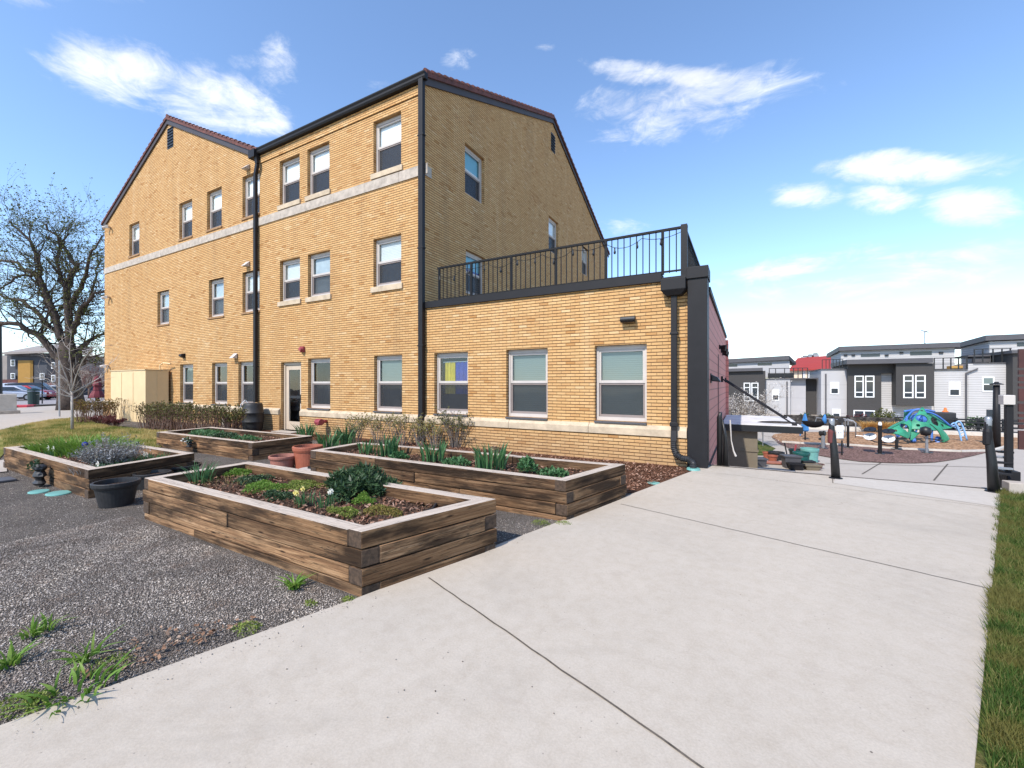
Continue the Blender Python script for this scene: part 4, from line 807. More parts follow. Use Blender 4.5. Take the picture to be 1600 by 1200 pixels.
pot(238,762,.22,.18,.24,'wide shallow black tub of soil in the middle of the three tubs','black_plastic',True,1,'tub','black_tub')
pp=pot(284,746,.26,.2,.22,'wide empty black tub with a pale blue plant tag, rearmost of three','black_plastic',False,1,'tub','black_tub')
q=MB(); q.add([(pp.x-.06,pp.y,.18),(pp.x+.02,pp.y,.20),(pp.x+.06,pp.y,.32),(pp.x-.01,pp.y,.36),(pp.x-.06,pp.y+.01,.27)],[(0,1,2,3,4)]); q.add([(a,b+.006,c) for a,b,c in q.v],[(4,3,2,1,0)]); tag(q.build('plant_tag','playlight'),'pale blue plastic plant tag stuck in the rearmost black tub','plant tag')
p=gp(482,735); p=gp(485,741); q=MB().lathe((p.x,p.y,0),[(0,.10),(.20,.10),(.22,.085),(.22,.06),(.19,.0)],28); q.box(p.x-.05,p.x+.03,p.y-.02,p.y+.02,.10,.14,1); tag(q.build('bucket_lid',['frame','black'],smooth=False),'round whitish bin lid with dark handle behind the front planter','lid')
# hanging flower pot with blossoms on planter C, black bag on D
p=gp(297,707,.0); 
def pouch(px,py,yq,label,flow=True,sx=.12,h=.3,z0=.05,mat='black_plastic'):
    s_=(px-800)/F; t_=yq/(s_*EY[0]+EY[1]); x=t_*(s_*EX[0]+EX[1]); r=random.Random(px); t=thing('hanging_planter',label,'hanging planter',(x,yq,z0))
    mb=MB(); pr=[(0,0)]; K=9
    for k in range(K+1): pr.append((sx*(.65+.25*math.sin(k*1.9)+.25*k/K),h*k/K))
    mb.lathe((x,yq,z0),pr,11,0,.6)
    for i,v in enumerate(mb.v): mb.v[i]=(v[0]+r.uniform(-.012,.012),v[1]+r.uniform(-.01,.01),v[2])
    mb.build('pouch',mat,t); mb=MB()
    for _ in range(60): leafq(mb,Vector((x+r.uniform(-sx,sx),yq-r.uniform(0,.1),z0+h+r.uniform(-.08,.06))),.05,r,.2,1 if flow and _%3==0 else 0,.7)
    mb.build('foliage',['dkgreen','petal'],t)
pouch(296,705,4.90,'black pouch with white blossoms hung on the rear left planter',True,.11,.17,.14)
pouch(62,760,2.16,'twisted black pouch hung on the far left planter front',False,.13,.33,.03)
for (px,py,rx,lb) in ((92,771.5,.17,'pale teal irrigation cover in the gravel, right of its twin'),(61,769,.14,'pale teal irrigation cover in the gravel, left of its twin'),(1022,756,.11,'round pale teal irrigation cover beside the driveway edge')):
    p=gp(px,py); tag(MB().lathe((p.x,p.y,.0),[(0,.02),(rx*.9,.02),(rx,.012),(rx,.0)],20,0,.8).build('irrigation_cover','teal',smooth=False),lb,'irrigation cover')
p=gp(4,752); tag(MB().box(p.x-.2,p.x+.2,p.y-.12,p.y+.12,.004,.04).build('stepping_stone','coping',bevel=.01),'flat grey stepping stone in the gravel at the left edge','stepping stone')
# iris clumps along wall
for i,((px,py),lb,n,h) in enumerate([((477,683),'spiky green clump beside the door threshold',40,.42),((513,700),'green spiky clump by the terracotta pots',46,.42),((541,694),'tall spiky clump left of the bare shrubs by the wall',44,.55)]):
    p=gp(px,py); r=random.Random(90+i); leafthing('iris_clump',lb,'plant',(p.x,p.y,0),lambda mb:blades(mb,p.x,p.y,.01,int(n*1.4),h*1.2,.24,.045,r,.6),'iris')
# twiggy shrubs
def shrub(label,c,rad,h,n,seed,leafm='shrubleaf',nl=6,ls=.05,cat='shrub',name='bare_shrub',stem='twig',sub=4,group=None,lean=1.,thick=.009,leafz=.45):
    r=random.Random(seed); t=thing(name,label,cat,c,group); b=MB(); lf=MB()
    for _ in range(n):
        a=r.uniform(0,6.283);q=math.sqrt(r.random()); base=Vector((c[0]+rad*.25*q*math.cos(a),c[1]+rad*.25*q*math.sin(a),c[2])); tip=Vector((c[0]+rad*q*math.cos(a)*lean,c[1]+rad*q*math.sin(a)*lean*.8,c[2]+h*r.uniform(.7,1)*(1-.15*q)))
        pts=[base]; K=4
        for k in range(1,K+1):
            tt=k/K; pts.append(base.lerp(tip,tt)+Vector((r.uniform(-1,1),r.uniform(-1,1),0))*.035*h+Vector((0,0,.1*h*math.sin(tt*3.14))))
        b.tube(pts,[thick*(1-.6*k/K) for k in range(K+1)],4,0,False)
        for s in range(sub):
            k=r.randint(1,K-1); p0=pts[k].lerp(pts[k+1],r.random()); d=Vector((r.gauss(0,1),r.gauss(0,1),abs(r.gauss(0,1))+.9)).normalized(); e=p0+d*h*r.uniform(.15,.35); b.tube([p0,(p0+e)/2+Vector((r.uniform(-1,1),r.uniform(-1,1),0))*.01,e],[thick*.5,thick*.4,thick*.2],3,0,False)
            for q2 in range(nl):
                pp=p0.lerp(e,r.uniform(.3,1.05)); 
                if pp.z>c[2]+h*leafz: leafq(lf,pp,ls,r,.5,0,.55)
        for q2 in range(nl):
            pp=pts[-1].lerp(pts[-2],r.random()*.6); leafq(lf,pp,ls,r,.5,0,.55)
    b.build('stems',stem,t); 
    if lf.f: lf.build('leaves',leafm,t)
    return t
S=[((556,693),.35,.62,'leftmost budding bare shrub against the plinth'),((592,694),.38,.65,'second budding bare shrub against the plinth from the left'),((629,697),.40,.68,'budding bare shrub right below the window nearest the corner downspout'),((655,699),.22,.55,'thin budding shrub just left of the corner downspout'),((680,700),.28,.55,'leaning budding shrub just right of the corner downspout'),((712,699),.42,.72,'rounded budding shrub below the window with the blue and yellow cloth')]
for i,((px,py),rd,h,lb) in enumerate(S):
    p=gp(px,py); p.y=max(p.y,7.35); shrub(lb,(p.x,p.y,0),rd*1.35,h*1.27,20 if i!=5 else 32,200+i,'shrubleaf' if i!=5 else 'olive',6,.05,stem='twig',group='bare shrubs along the brick plinth')
p=gp(735,708); shrub('tiny reddish tuft at the foot of the wall behind the long planter',(-5.0,8.3,0),.2,.14,14,231,'dry_leaf',4,.04,'plant','dry_tuft')
# hedges
def hedge(label,x0,x1,y0,y1,h,seed,dens=70,leafm='hedgetop',seedl=1.):
    r=random.Random(seed); t=thing('hedge',label,'hedge',((x0+x1)/2,(y0+y1)/2,0)); b=MB();lf=MB(); n=int(dens*(x1-x0)*(y1-y0))
    for _ in range(n):
        x=r.uniform(x0,x1);y=r.uniform(y0,y1); hh=h*r.uniform(.8,1.03)*(1+.05*math.sin(x*3)); x2=x+r.uniform(-.18,.18);y2=y+r.uniform(-.18,.18)
        pts=[Vector((x,y,0)),Vector(((x+x2)/2+r.uniform(-.05,.05),(y+y2)/2+r.uniform(-.05,.05),hh*.5)),Vector((x2,y2,hh))]; b.tube(pts,[.010,.007,.004],3,0,False)
        for s in range(3):
            p0=pts[1].lerp(pts[2],r.random()); e=p0+Vector((r.uniform(-1,1),r.uniform(-1,1),r.uniform(.3,1)))*.16; 
            if e.z>hh*1.03: e.z=hh*1.03
            b.tube([p0,e],[.005,.002],3,0,False)
            for q in range(int(4*seedl)): leafq(lf,p0.lerp(e,r.random()),.05,r,.4,0,.6)
        for q in range(int(6*seedl)): leafq(lf,pts[1].lerp(pts[2],1-r.random()**2*.9),.055,r,.4,0,.6)
    b.build('stems','twig_r',t); lf.build('leaves',leafm,t)
a=gp(80,662);b=gp(165,664)
hedge('brown clipped hedge beside the pavement left of the building corner',min(a.x,b.x)+.6,max(a.x,b.x)-1.2,6.3,7.6,.98,300,110)
hx=lambda px,y:( (y/(((px-800)/F)*EY[0]+EY[1]))*(((px-800)/F)*EX[0]+EX[1]) )
hedge('olive brown clipped hedge in front of the beige cabinet',hx(232,6.8),hx(330,6.6),6.5,7.3,.93,301,85,'olive',1.)
shrub('loose twiggy shrub end at the left of the cabinet hedge',(hx(219,6.6),6.8,0),.42,1.0,16,302,'hedgetop',6,.05,'shrub','bare_shrub','twig_r')
shrub('round olive shrub right of the hedge, below the left ground windows',(hx(346,6.9),7.2,0),.55,.9,44,303,'olive',8,.05,'shrub','round_shrub','twig_r')
shrub('low brown shrub at the foot of the cabinet',(hx(172,6.9),6.7,0),.6,.35,40,304,'redleaf',6,.05,'shrub','low_shrub','twig_r')
shrub('dark reddish low shrub between the left hedge and the cabinet',(hx(184,6.6),6.5,0),.4,.30,30,305,'redleaf',7,.06,'shrub','low_shrub','twig_r')
shrub('low twiggy shrub next to the grey utility box',(hx(375,8.0),8.0,0),.35,.4,16,306,'redleaf',4,.05,'shrub','low_shrub','twig_r')
# weeds
WD=[((30,1105),.14,.06,200,'feathery weed at the lower left edge of the gravel'),((60,1098),.10,.05,120,'feathery weed near the driveway at lower left'),((120,1085),.30,.05,60,'broad leafed weed along the driveway edge'),((135,1030),.12,.04,30,'small broad leafed weed in the gravel above the long weed'),((50,995),.08,.03,24,'flat weed in the gravel at the far left'),((75,985),.07,.03,20,'flat weed in the gravel right of another one'),((175,1040),.14,.05,140,'yellowing weed tuft between gravel and driveway'),((385,985),.12,.05,200,'feathery green weed beside the driveway edge'),((460,920),.07,.03,60,'small weed in front of the large planter'),((545,940),.08,.03,110,'green weed at the foot of the large planter corner'),((485,945),.06,.03,70,'tiny weed near the driveway edge left of the planter corner'),((845,820),.14,.07,150,'green weeds between the two driveway planters'),((880,820),.12,.05,140,'green weeds at the foot of the long planter corner'),((15,1042),.07,.03,30,'pale weed low at the left picture edge')]
for i,((px,py),rd,h,n,lb) in enumerate(WD):
    p=gp(px,py); r=random.Random(400+i); big=n<=60
    leafthing('weed',lb,'weed',(p.x,p.y,0),lambda mb:blades(mb,p.x,p.y,.006,int(n*.8),.13,rd*.55,.022,r,1.5) if big else mound(mb,p.x,p.y,.004,rd*.85,rd*.6,h*.7,n*2,.016,r,.25,.4),'green' if big else 'sedum')
mb=MB(); p0=[gp(x,y) for x,y in ((1330,757),)]
# ------------------------------------------------------------------ TREES
def grow(b,lf,p,d,L,rad,lev,r,maxlev,leafp,ls,seg=5,kids=(3,5),droop=0.,twist=.32):
    pts=[p.copy()];d=d.normalized(); rads=[rad]
    for k in range(seg):
        d=(d+Vector((r.gauss(0,1),r.gauss(0,1),r.gauss(0,1)))*twist*.55+Vector((0,0,.06-droop))).normalized(); pts.append(pts[-1]+d*L/seg); rads.append(rad*(1-.75*(k+1)/seg))
    b.tube(pts,rads,[8,6,5,4,3,3][min(lev,5)],0,False)
    if lev>=maxlev:
        for _ in range(leafp):
            q=pts[r.randint(1,seg)]; leafq(lf,q+Vector((r.gauss(0,1),r.gauss(0,1),r.gauss(0,1)))*.06,ls,r,.2,0,.7)
        return
    for _ in range(r.randint(*kids)):
        k=r.randint(1,seg); t=r.random(); q=pts[k-1].lerp(pts[k],t); dd=(pts[k]-pts[k-1]).normalized(); side=Vector((r.gauss(0,1),r.gauss(0,1),r.gauss(0,.8)+.25)).normalized()
        grow(b,lf,q,(dd*.75+side*.8),L*r.uniform(.5,.75),max(rads[k]*.75,.006),lev+1,r,maxlev,leafp,ls,max(3,seg-1),kids,droop,twist)
def limbtree(label,name,limbs,Y0,trunk,seed,maxlev,leafp,ls,bark,leafm,base,cat='tree',lenk=.55,kids=(4,6),group=None):
    r=random.Random(seed); t=thing(name,label,cat,base,group); b=MB();lf=MB(); tr=MB()
    pts=[gd(x,y,Y0) for x,y,_ in trunk]; pts[0].z=base[2]-.05; tr.tube(pts,[q[2] for q in trunk],14); tr.build('trunk',bark,t,smooth=True)
    for pl,r0,dy in limbs:
        P=[]; m=len(pl)
        for i,(x,y) in enumerate(pl): P.append(gd(x,y,Y0+dy*i/(m-1)))
        # densify
        Q=[];RR=[]
        for i in range(m-1):
            for k in range(4):
                tt=k/4; Q.append(P[i].lerp(P[i+1],tt)+Vector((r.gauss(0,1),r.gauss(0,1),r.gauss(0,1)))*.05); RR.append(r0*.74*(1-.8*(i+tt)/(m-1)))
        Q.append(P[-1]);RR.append(r0*.2); b.tube(Q,RR,8,0,False)
        for i in range(2,len(Q)):
            for _ in range(2):
                if r.random()<.82:
                    dd=(Q[i]-Q[i-1]).normalized(); sd=Vector((r.gauss(0,1),r.gauss(0,1),r.gauss(0,.8)+.35)).normalized(); grow(b,lf,Q[i],dd*.5+sd*.9,(.8+2.0*r.random())*lenk*2,max(RR[i]*.30,.014),2,r,maxlev,leafp,ls,5,(3,4))
    b.build('branches',bark,t,smooth=True); lf.build('foliage',leafm,t); return t
bp=gp(108,640.3); Y0=26.
limbtree('huge dark spreading elm with early spring leaves left of the brick building','elm_tree',
 [([(98,565),(60,525),(30,508),(-20,500),(-70,480)],.30,-2),([(100,540),(82,485),(62,435),(25,412),(-30,400)],.28,1.5),([(98,530),(72,460),(60,405),(45,375),(15,345)],.24,-1),
  ([(106,540),(107,455),(118,415),(100,385),(72,350)],.30,.5),([(112,520),(125,482),(150,458),(185,445)],.22,-1),([(115,575),(130,540),(150,527),(185,515)],.24,1.5),
  ([(109,475),(133,440),(142,400),(160,368)],.20,-1.5),([(118,585),(136,558),(165,552)],.16,-.5),([(100,540),(70,500),(35,470),(0,462),(-50,455)],.22,2.5),([(105,460),(90,420),(95,380),(110,355)],.16,2),([(60,430),(30,430),(0,450),(-40,440)],.12,-2),([(104,520),(124,500),(140,470),(150,430),(152,395)],.18,2)],
 Y0,[(112,640,.72),(110,620,.60),(106,585,.54),(104,560,.50),(106,535,.34)],11,4,5,.10,'bark','elmleaf',(bp.x,bp.y,0))
p=gp(113,673); r=random.Random(21); t=thing('sapling','thin bare young tree with pale branches on the left lawn','tree',(p.x,p.y,0)); Ys=1.6*F/73
b=MB(); b.tube([p,gd(113,640,Ys),gd(112,610,Ys)],[.045,.04,.035],8); b.build('trunk','birch',t,smooth=True); b=MB();lf=MB()
for pl in ([(112,615),(135,602),(160,588),(176,560)],[(112,618),(95,608),(75,592),(50,589)],[(112,612),(118,590),(128,565),(150,535)],[(112,612),(102,585),(92,560),(85,520)],[(112,620),(100,618),(85,610)],[(112,625),(125,618),(140,598)],[(112,612),(112,580),(108,550),(112,515)],[(112,612),(105,595),(88,580),(70,562)]):
    Q=[gd(x,y,Ys+i*.15*(1 if pl[0][1]%2 else -1)) for i,(x,y) in enumerate(pl)]; b.tube(Q,[.028,.018,.011,.006][:len(Q)],5,0,False)
    for i in range(1,len(Q)):
        for _ in range(2): grow(b,lf,Q[i-1].lerp(Q[i],r.random()),(Q[i]-Q[i-1]).normalized()+Vector((r.gauss(0,1),r.gauss(0,1),r.gauss(0,1)))*.5,.5,.009,4,r,5,0,.03,3,(2,3))
b.build('branches','birch',t)
def smalltree(px,py,Y,z0,h,label,name,bark,leafm,seed,leafp,ls,kids=(4,5),maxlev=4,spread=1.,rad=.1):
    p=gd(px,600,Y); r=random.Random(seed); t=thing(name,label,'tree',(p.x,p.y,z0)); tr=MB(); q=Vector((p.x,p.y,z0)); tr.tube([q,q+Vector((.03,0,h*.15)),q+Vector((0,.02,h*.3))],[rad,rad*.8,rad*.65],8); tr.build('trunk',bark,t,smooth=True)
    b=MB();lf=MB()
    for k in range(9):
        a=k*.7+r.random(); grow(b,lf,q+Vector((0,0,h*r.uniform(.2,.32))),Vector((math.cos(a)*spread,math.sin(a)*spread,r.uniform(.5,1.4))),h*r.uniform(.4,.6),rad*.5,1,r,maxlev,leafp,ls,5,kids)
    b.build('branches',bark,t); lf.build('foliage',leafm,t)
smalltree(1163,620,24,ZL,3.6,'small tree full of pale blossom behind the red side wall','blossom_tree','twig','blossom',31,7,.06,(3,5),4,1.0,.09)
for i,(px,Y,h,lb) in enumerate([(139,46,4.2,'bare brownish tree beyond the hedge, next to the red shape'),(158,50,4.6,'bare tree close to the building corner in the background'),(126,52,4.0,'bare tree just right of the elm trunk in the background')]):
    smalltree(px,600,Y,0,h,lb,'bare_tree','twig_r','redleaf',50+i,1,.10,(3,4),4,1.1,.12)
smalltree(1268,560,110,ZL,8,'distant dark tree top rising above the red roofed building','distant_tree','twig_r','dkgreen',61,5,.5,(3,4),3,1.,.3)
smalltree(1600,560,75,ZL,3,'dark shrub behind the townhouse at the right edge','distant_tree','twig_r','dkgreen',62,5,.2,(3,4),3,1.,.1)
# ------------------------------------------------------------------ LEFT BACKGROUND
# apartment building
Yb=62
def bg(px,py,dy=0): return gd(px,py,Yb+dy)
ap=thing('apartment_block','dark three storey apartment block with ochre panel across the street','building',tuple(gd(50,600,Yb).xy)+(0,))
def face(px0,px1,y0,y1,mat,name,dy=0,dep=1.5,parent=None):
    a=bg(px0,600,dy);b=bg(px1,600,dy); z1=1.6-(Yb+dy)*(y0-600)/F; z0=max(0,1.6-(Yb+dy)*(y1-600)/F); n=Vector((EY[0],EY[1],0))*dep
    q=MB(); q.hexa([(a.x,a.y,z0),(b.x,b.y,z0),(b.x+n.x,b.y+n.y,z0),(a.x+n.x,a.y+n.y,z0),(a.x,a.y,z1),(b.x,b.y,z1),(b.x+n.x,b.y+n.y,z1),(a.x+n.x,a.y+n.y,z1)]); return q.build(name,mat,parent or ap)
face(11,73,556,620,'apt_dark','wall',0,12); face(-60,10.9,555,620,'apt_tan','wall',.4,11); face(73.1,140,556,620,'apt_tan','wall',.6,11); face(28,47,563,612,'apt_yellow','ochre_panel',-.25,.3); face(-60,27,593,616,'apt_brick','brick_base',-.2,.3); face(66,120,598,616,'apt_brick','brick_base',-.3,.3)
face(47.5,73,553.5,556,'coping','cornice',-.5,2); face(7,47,551,555.5,'coping','cornice',-.5,2)
q=MB(); a=bg(3,552,-1);b=bg(75,546,-1);c=bg(140,552,-1);n=Vector((EY[0],EY[1],0))*13
slab(q,[bg(3,554,-1.2),bg(75,551,-1.2),bg(88,541,3),bg(60,543,6)],.3); slab(q,[bg(75,551,-1.2),bg(145,556,-1.2),bg(145,545,6),bg(88,541,3)],.3); q.build('roof','apt_tan',ap)
for (x0,x1,y0,y1) in ((16.5,22,562,572),(16.5,22,583,592),(62,68,583,593),(57,63,601,611),(80,85,566,576),(80,85,586,596),(95,101,566,576)):
    W=face(x0,x1,y0,y1,'white','window',-.35,.1); face(x0+.9,(x0+x1)/2-.25,y0+1,(y0+y1)/2-.3,'autoglass','pane',-.4,.04,W); face((x0+x1)/2+.25,x1-.9,y0+1,(y0+y1)/2-.3,'autoglass','pane',-.4,.04,W); face(x0+.9,x1-.9,(y0+y1)/2+.3,y1-1,'autoglass','pane',-.4,.04,W)
# cars
def car(px,py,col,label,rz,suv=False):
    p=gp(px,py); t=thing('parked_car',label,'car',(p.x,p.y,0),'cars parked across the street',rz); local(t); cm=plain('car paint '+label[:12],col,.25,.3,nz=.03); hh=1.75 if suv else 1.45
    # side profile (x,z) extruded with tumblehome
    pr=[(-2.2,.35),(-2.25,.75),(-2.1,.95),(-1.75,1.0),(-1.3,hh-.05),(-.9,hh),(.5,hh),(1.15,1.02),(2.0,.88),(2.22,.62),(2.2,.32)]
    if suv: pr[3]=(-2.05,1.05);pr[4]=(-1.9,hh-.08)
    def wd(z): return .9 if z<=1.06 else .9-.28*(z-1.0)/(hh-1.0)
    q=MB(); n=len(pr); q.add([(x,-wd(z),z) for x,z in pr]+[(x,wd(z),z) for x,z in pr],[tuple(range(n))[::-1],tuple(range(n,2*n))]+[(i,(i+1)%n,n+(i+1)%n,n+i) for i in range(n)]); q.build('body',cm,t,bevel=.05)
    for s in (-1,1):
        q=MB(); x0=-1.55 if suv else -1.25; P=[(x0-.2,1.05),(x0+.12,hh-.12),(.42,hh-.12),(.98,1.05)]
        q.add([(x,s*(wd(z)+.012),z) for x,z in P],[(0,1,2,3)]); q.build('side_window','autoglass',t)
    q=MB(); q.add([(.60,-.66,hh-.06),(.60,.66,hh-.06),(1.12,.8,1.06),(1.12,-.8,1.06)],[(0,1,2,3)]); q.build('windscreen','autoglass',t)
    q=MB(); rx=(-1.98,-2.1) if suv else (-1.38,-1.72); q.add([(rx[0]+.03,-.66,hh-.12),(rx[0]+.03,.66,hh-.12),(rx[1],.78,1.10),(rx[1],-.78,1.10)],[(0,1,2,3)]); q.build('rear_window','autoglass',t)
    for sx in (-1.38,1.42):
        for s in (-1,1):
            q=MB(); q.tube([(sx,s*.72,.33),(sx,s*.93,.33)],.33,16); w=q.build('wheel','tire',t); q=MB(); q.tube([(sx,s*.9,.33),(sx,s*.945,.33)],.2,12); q.build('rim','steel',w)
    for s in (-1,1):
        q=MB(); q.box(2.12,2.235,s*.62-.15,s*.62+.15,.62,.76); q.build('headlight','lamp_w',t); q=MB(); q.box(-2.26,-2.2,s*.68-.12,s*.68+.12,.72,.92); q.build('tail_light','lamp_red',t)
    return t
CR=R(28.9)
car(17,626,(.50,.53,.60),'silver sedan at the left end of the cars across the street',R(60)); car(37,625,(.35,.02,.03),'dark red car parked left of the green bin',R(55))
car(38,620,(.70,.72,.75),'white van behind the dark red car',R(70),True); car(56,623,(.04,.045,.05),'black car right behind the green bin',R(60),True); car(68,621,(.55,.57,.60),'silver car parked just right of the black car',R(65)); car(82,621,(.72,.73,.75),'white car close to the elm trunk',R(75)); car(131,622,(.05,.06,.08),'dark car seen between elm trunk and red shape',R(80),True); car(8,618,(.60,.62,.66),'pale car behind the left lamp post',R(70))
p=gp(52.5,632.5); t=thing('litter_bin','dark green litter bin standing at the far kerb','litter bin',(p.x,p.y,0)); q=MB(); q.lathe((p.x,p.y,0),[(0,0),(.30,0),(.33,1.0),(.34,1.02),(0,1.05)],16); q.build('body','bin',t); q=MB(); q.lathe((p.x,p.y,1.06),[(.36,0),(.34,.12),(.1,.22),(0,.23)],16); q.build('lid','bin',t)
p=gp(66,631); tag(MB().tube([(p.x,p.y,0),(p.x,p.y,1.9)],.04,8).build('street_post','dark'),'thin dark post right of the green bin','post')
p=gp(5,648); t=thing('concrete_block','tan concrete block beside the pavement at the left edge','concrete block',(p.x-.6,p.y,0)); MB().box(p.x-1.2,p.x-.65,p.y-.1,p.y+.6,.05,1.06).build('block','lightstone',t,bevel=.03); MB().box(p.x-1.3,p.x-.5,p.y-.15,p.y+.7,0,.18).build('footing','stone2',t,bevel=.02)
p=gp(-1,628); q=MB(); q.tube([(p.x,p.y,0),(p.x,p.y,7.1)],[.20,.15],12); q.tube([(p.x,p.y,7.1),(p.x,p.y,7.2)],[.24,.24],12); tag(q.build('street_lamp','black'),'thick black lamp post cut by the left picture edge','lamp post')
p=gp(93,651); q=MB(); q.tube([(p.x,p.y,0),(p.x,p.y,2.75)],.035,8); tag(q.build('sign_post','steel'),'slim grey sign post standing in front of the elm trunk','post')
p=gp(152,627); t=thing('red_structure','dark red shape on two dark legs standing beyond the left hedge','red structure',(p.x,p.y,0)); Q=lambda x,z:Vector((p.x+EX[0]*x,p.y+EX[1]*x,z))
q=MB(); q.lathe((p.x,p.y,.35),[(.0,0),(.58,.0),(.54,.2),(.36,.62),(.0,.64)],9); q.build('flared_body','redcoat',t)
q=MB(); q.lathe((p.x,p.y,1.0),[(.30,0),(.26,.3),(.34,.5),(.22,.8),(.27,1.0),(.16,1.25),(0,1.4)],7); q.build('upper_body','redcoat',t)
for s in (-1,1): q=MB(); q.beam(Q(s*.25,0),Q(s*.25,.36),.16,.16); q.build('leg','black',t)
# ------------------------------------------------------------------ LOWER LEVEL: canopy, boxes
cn=thing('entrance_canopy','flat white topped canopy with black edge hung from the red side wall','canopy',(-.5,16,.3))
MB().box(-.56,1.45,14.2,18.35,.385,.402).build('canopy_top','canopytop',cn); q=MB(); q.box(-.58,1.47,14.18,14.26,.20,.39); q.box(1.40,1.48,14.27,18.37,.20,.39); q.box(-.56,1.39,14.28,18.3,.26,.38); q.build('fascia','black',cn)
for y in (14.5,17.6):
    q=MB(); q.tube([(-.55,y,1.75),(1.3,y,.42)],.022,8); q.build('tie_rod','dark',cn); q=MB(); q.box(-.595,-.54,y-.05,y+.05,1.66,1.84); q.box(1.24,1.36,y-.05,y+.05,.40,.45); q.build('bracket','dark',cn)
mb=MB(); mb.lathe((1.0,15.3,.403),[(.0,.05),(.25,.045),(.5,.03),(.62,.0)],18,0,.4); tag(mb.build('sand_mound','gardenwall'),'flat dark dirt patch lying on the white canopy top','dirt patch')
ob=thing('equipment_enclosure','olive brown panelled enclosure below the entrance canopy','enclosure',(-.1,15,ZL)); MB().box(-.56,.38,14.4,15.9,ZL,.19).build('body','olivebox',ob,bevel=.01); q=MB(); q.box(-.56,.40,14.37,14.395,-.42,-.36); q.box(-.56,.40,14.37,14.395,-1.0,-.96); q.box(.385,.41,14.4,15.9,-.42,-.36); q.build('trim','olivebox',ob)
for i,(y,z) in enumerate(((13.3,2.65),(14.4,2.62),(15.4,2.6))):
    t=thing('side_floodlight',['nearest','middle','farthest'][i]+' of three small dark lamps high on the red side wall','floodlight',(-.6,y,z)); q=MB(); q.box(-.6,-.56,y-.05,y+.05,z-.06,z+.06); q.build('bracket','dark',t); q=MB(); q.tube([(-.56,y,z),(-.42,y-.03,z-.03)],[.05,.09],10); q.build('lamp_head','dark',t)
t=thing('side_wall_lamp','dark half round lamp on the red side wall right behind the pilaster','wall lamp',(-.6,9.8,1.75)); q=MB(); q.box(-.6,-.58,9.65,9.95,1.62,1.82); q.build('back_plate','black',t); q=MB(); q.hexa([(-.58,9.65,1.66),(-.40,9.67,1.64),(-.40,9.93,1.64),(-.58,9.95,1.66),(-.58,9.65,1.80),(-.46,9.67,1.74),(-.46,9.93,1.74),(-.58,9.95,1.80)]); q.build('lamp_housing','black',t,bevel=.02)
# black rolled post beside pilaster
t=thing('dark_gate_post','short black post at the terrace edge beside the dark pilaster','post',(-.38,YE+.05,0)); q=MB(); q.tube([(-.40,YE+.06,0.01),(-.40,YE+.06,.95),(-.38,YE+.03,1.05)],[.05,.05,.03],10); q.build('post','black',t,smooth=True); q=MB(); q.tube([(-.29,YE+.07,0.01),(-.30,YE+.07,.6),(-.35,YE+.06,.9)],[.06,.03,.02],8); q.build('brace','black',t,smooth=True)
q=MB(); q.tube([(-.22,YE+.2,.9),(-.20,YE+.2,.5),(-.16,YE+.18,.3),(-.12,YE+.17,.2)],[.014,.01,.014,.02],6); tag(q.build('dangling_cloth','frame'),'beige rag dangling next to the olive enclosure','cloth')
# pots cluster on lower level
def lpot(px,py,rt,rb,h,label,mat,name='plant_pot',cat='plant pot',sq=1): pot(px,py,rt,rb,h,label,mat,True,sq,cat,name,ZL)
lpot(1252,729,.30,.25,.62,'dark teal round tub in the pot cluster','tealdark','teal_tub','tub'); lpot(1265,722,.34,.30,.62,'large pale teal bin at the back of the pot cluster','teal','teal_bin','bin'); lpot(1245,716,.32,.27,.42,'dark green tub behind the dark teal one','bin','green_tub','tub')
lpot(1198,716,.17,.12,.30,'small orange flower pot at the left of the cluster','terra'); lpot(1207,721,.21,.15,.28,'orange flower pot lying next to the small one','terra'); lpot(1213,718,.32,.28,.36,'black tub behind the orange pots','black_plastic','black_tub','tub')
def lbox(px,py,w,d,h,label,mat,name='storage_box',cat='box',rz=.3):
    p=gp(px,py,ZL); t=thing(name,label,cat,(p.x,p.y,ZL),None,rz); local(t); q=MB(); q.hexa([(-w*.42,-d*.42,0),(w*.42,-d*.42,0),(w*.42,d*.42,0),(-w*.42,d*.42,0),(-w/2,-d/2,h),(w/2,-d/2,h),(w/2,d/2,h),(-w/2,d/2,h)]); q.build('body',mat,t,bevel=.02); q=MB(); 
    for a in ((-w/2-.03,w/2+.03,-d/2-.03,-d/2),(-w/2-.03,w/2+.03,d/2,d/2+.03),(-w/2-.03,-w/2,-d/2,d/2),(w/2,w/2+.03,-d/2,d/2)): q.box(*a,h-.05,h+.01)
    q.build('rim',mat,t)
lbox(1236,731,.62,.45,.52,'grey slate planter box in the middle of the pot cluster','coping'); lbox(1187,728,.42,.5,.34,'dark grey crate beside the olive enclosure','coping','crate','crate'); lbox(1268,734,.55,.35,.22,'low brown trough at the right front of the cluster','olivebox','trough','trough'); lbox(1243,734,.5,.3,.26,'small dark box in front of the slate planter','dark','small_box'); lbox(1262,731,.4,.3,.3,'black box between teal tub and brown trough','black_plastic','small_box'); lbox(1276,732,.35,.3,.2,'purplish tray at the right end of the cluster','rubber','tray','tray',.8)
lbox(1222,726,1.2,.3,.1,'orange brown plank lying between the pots','terra2','plank','plank',.2)
p=gp(1232,722,ZL); t=thing('garden_tool','upright dark tool handles leaning in the pot cluster','garden tools',(p.x,p.y,ZL)); MB().tube([(p.x,p.y,ZL),(p.x-.15,p.y,ZL+.85)],.03,6).build('handle','black',t); MB().tube([(p.x+.15,p.y,ZL),(p.x+.28,p.y,ZL+.8)],.04,6).build('handle','redp',t)
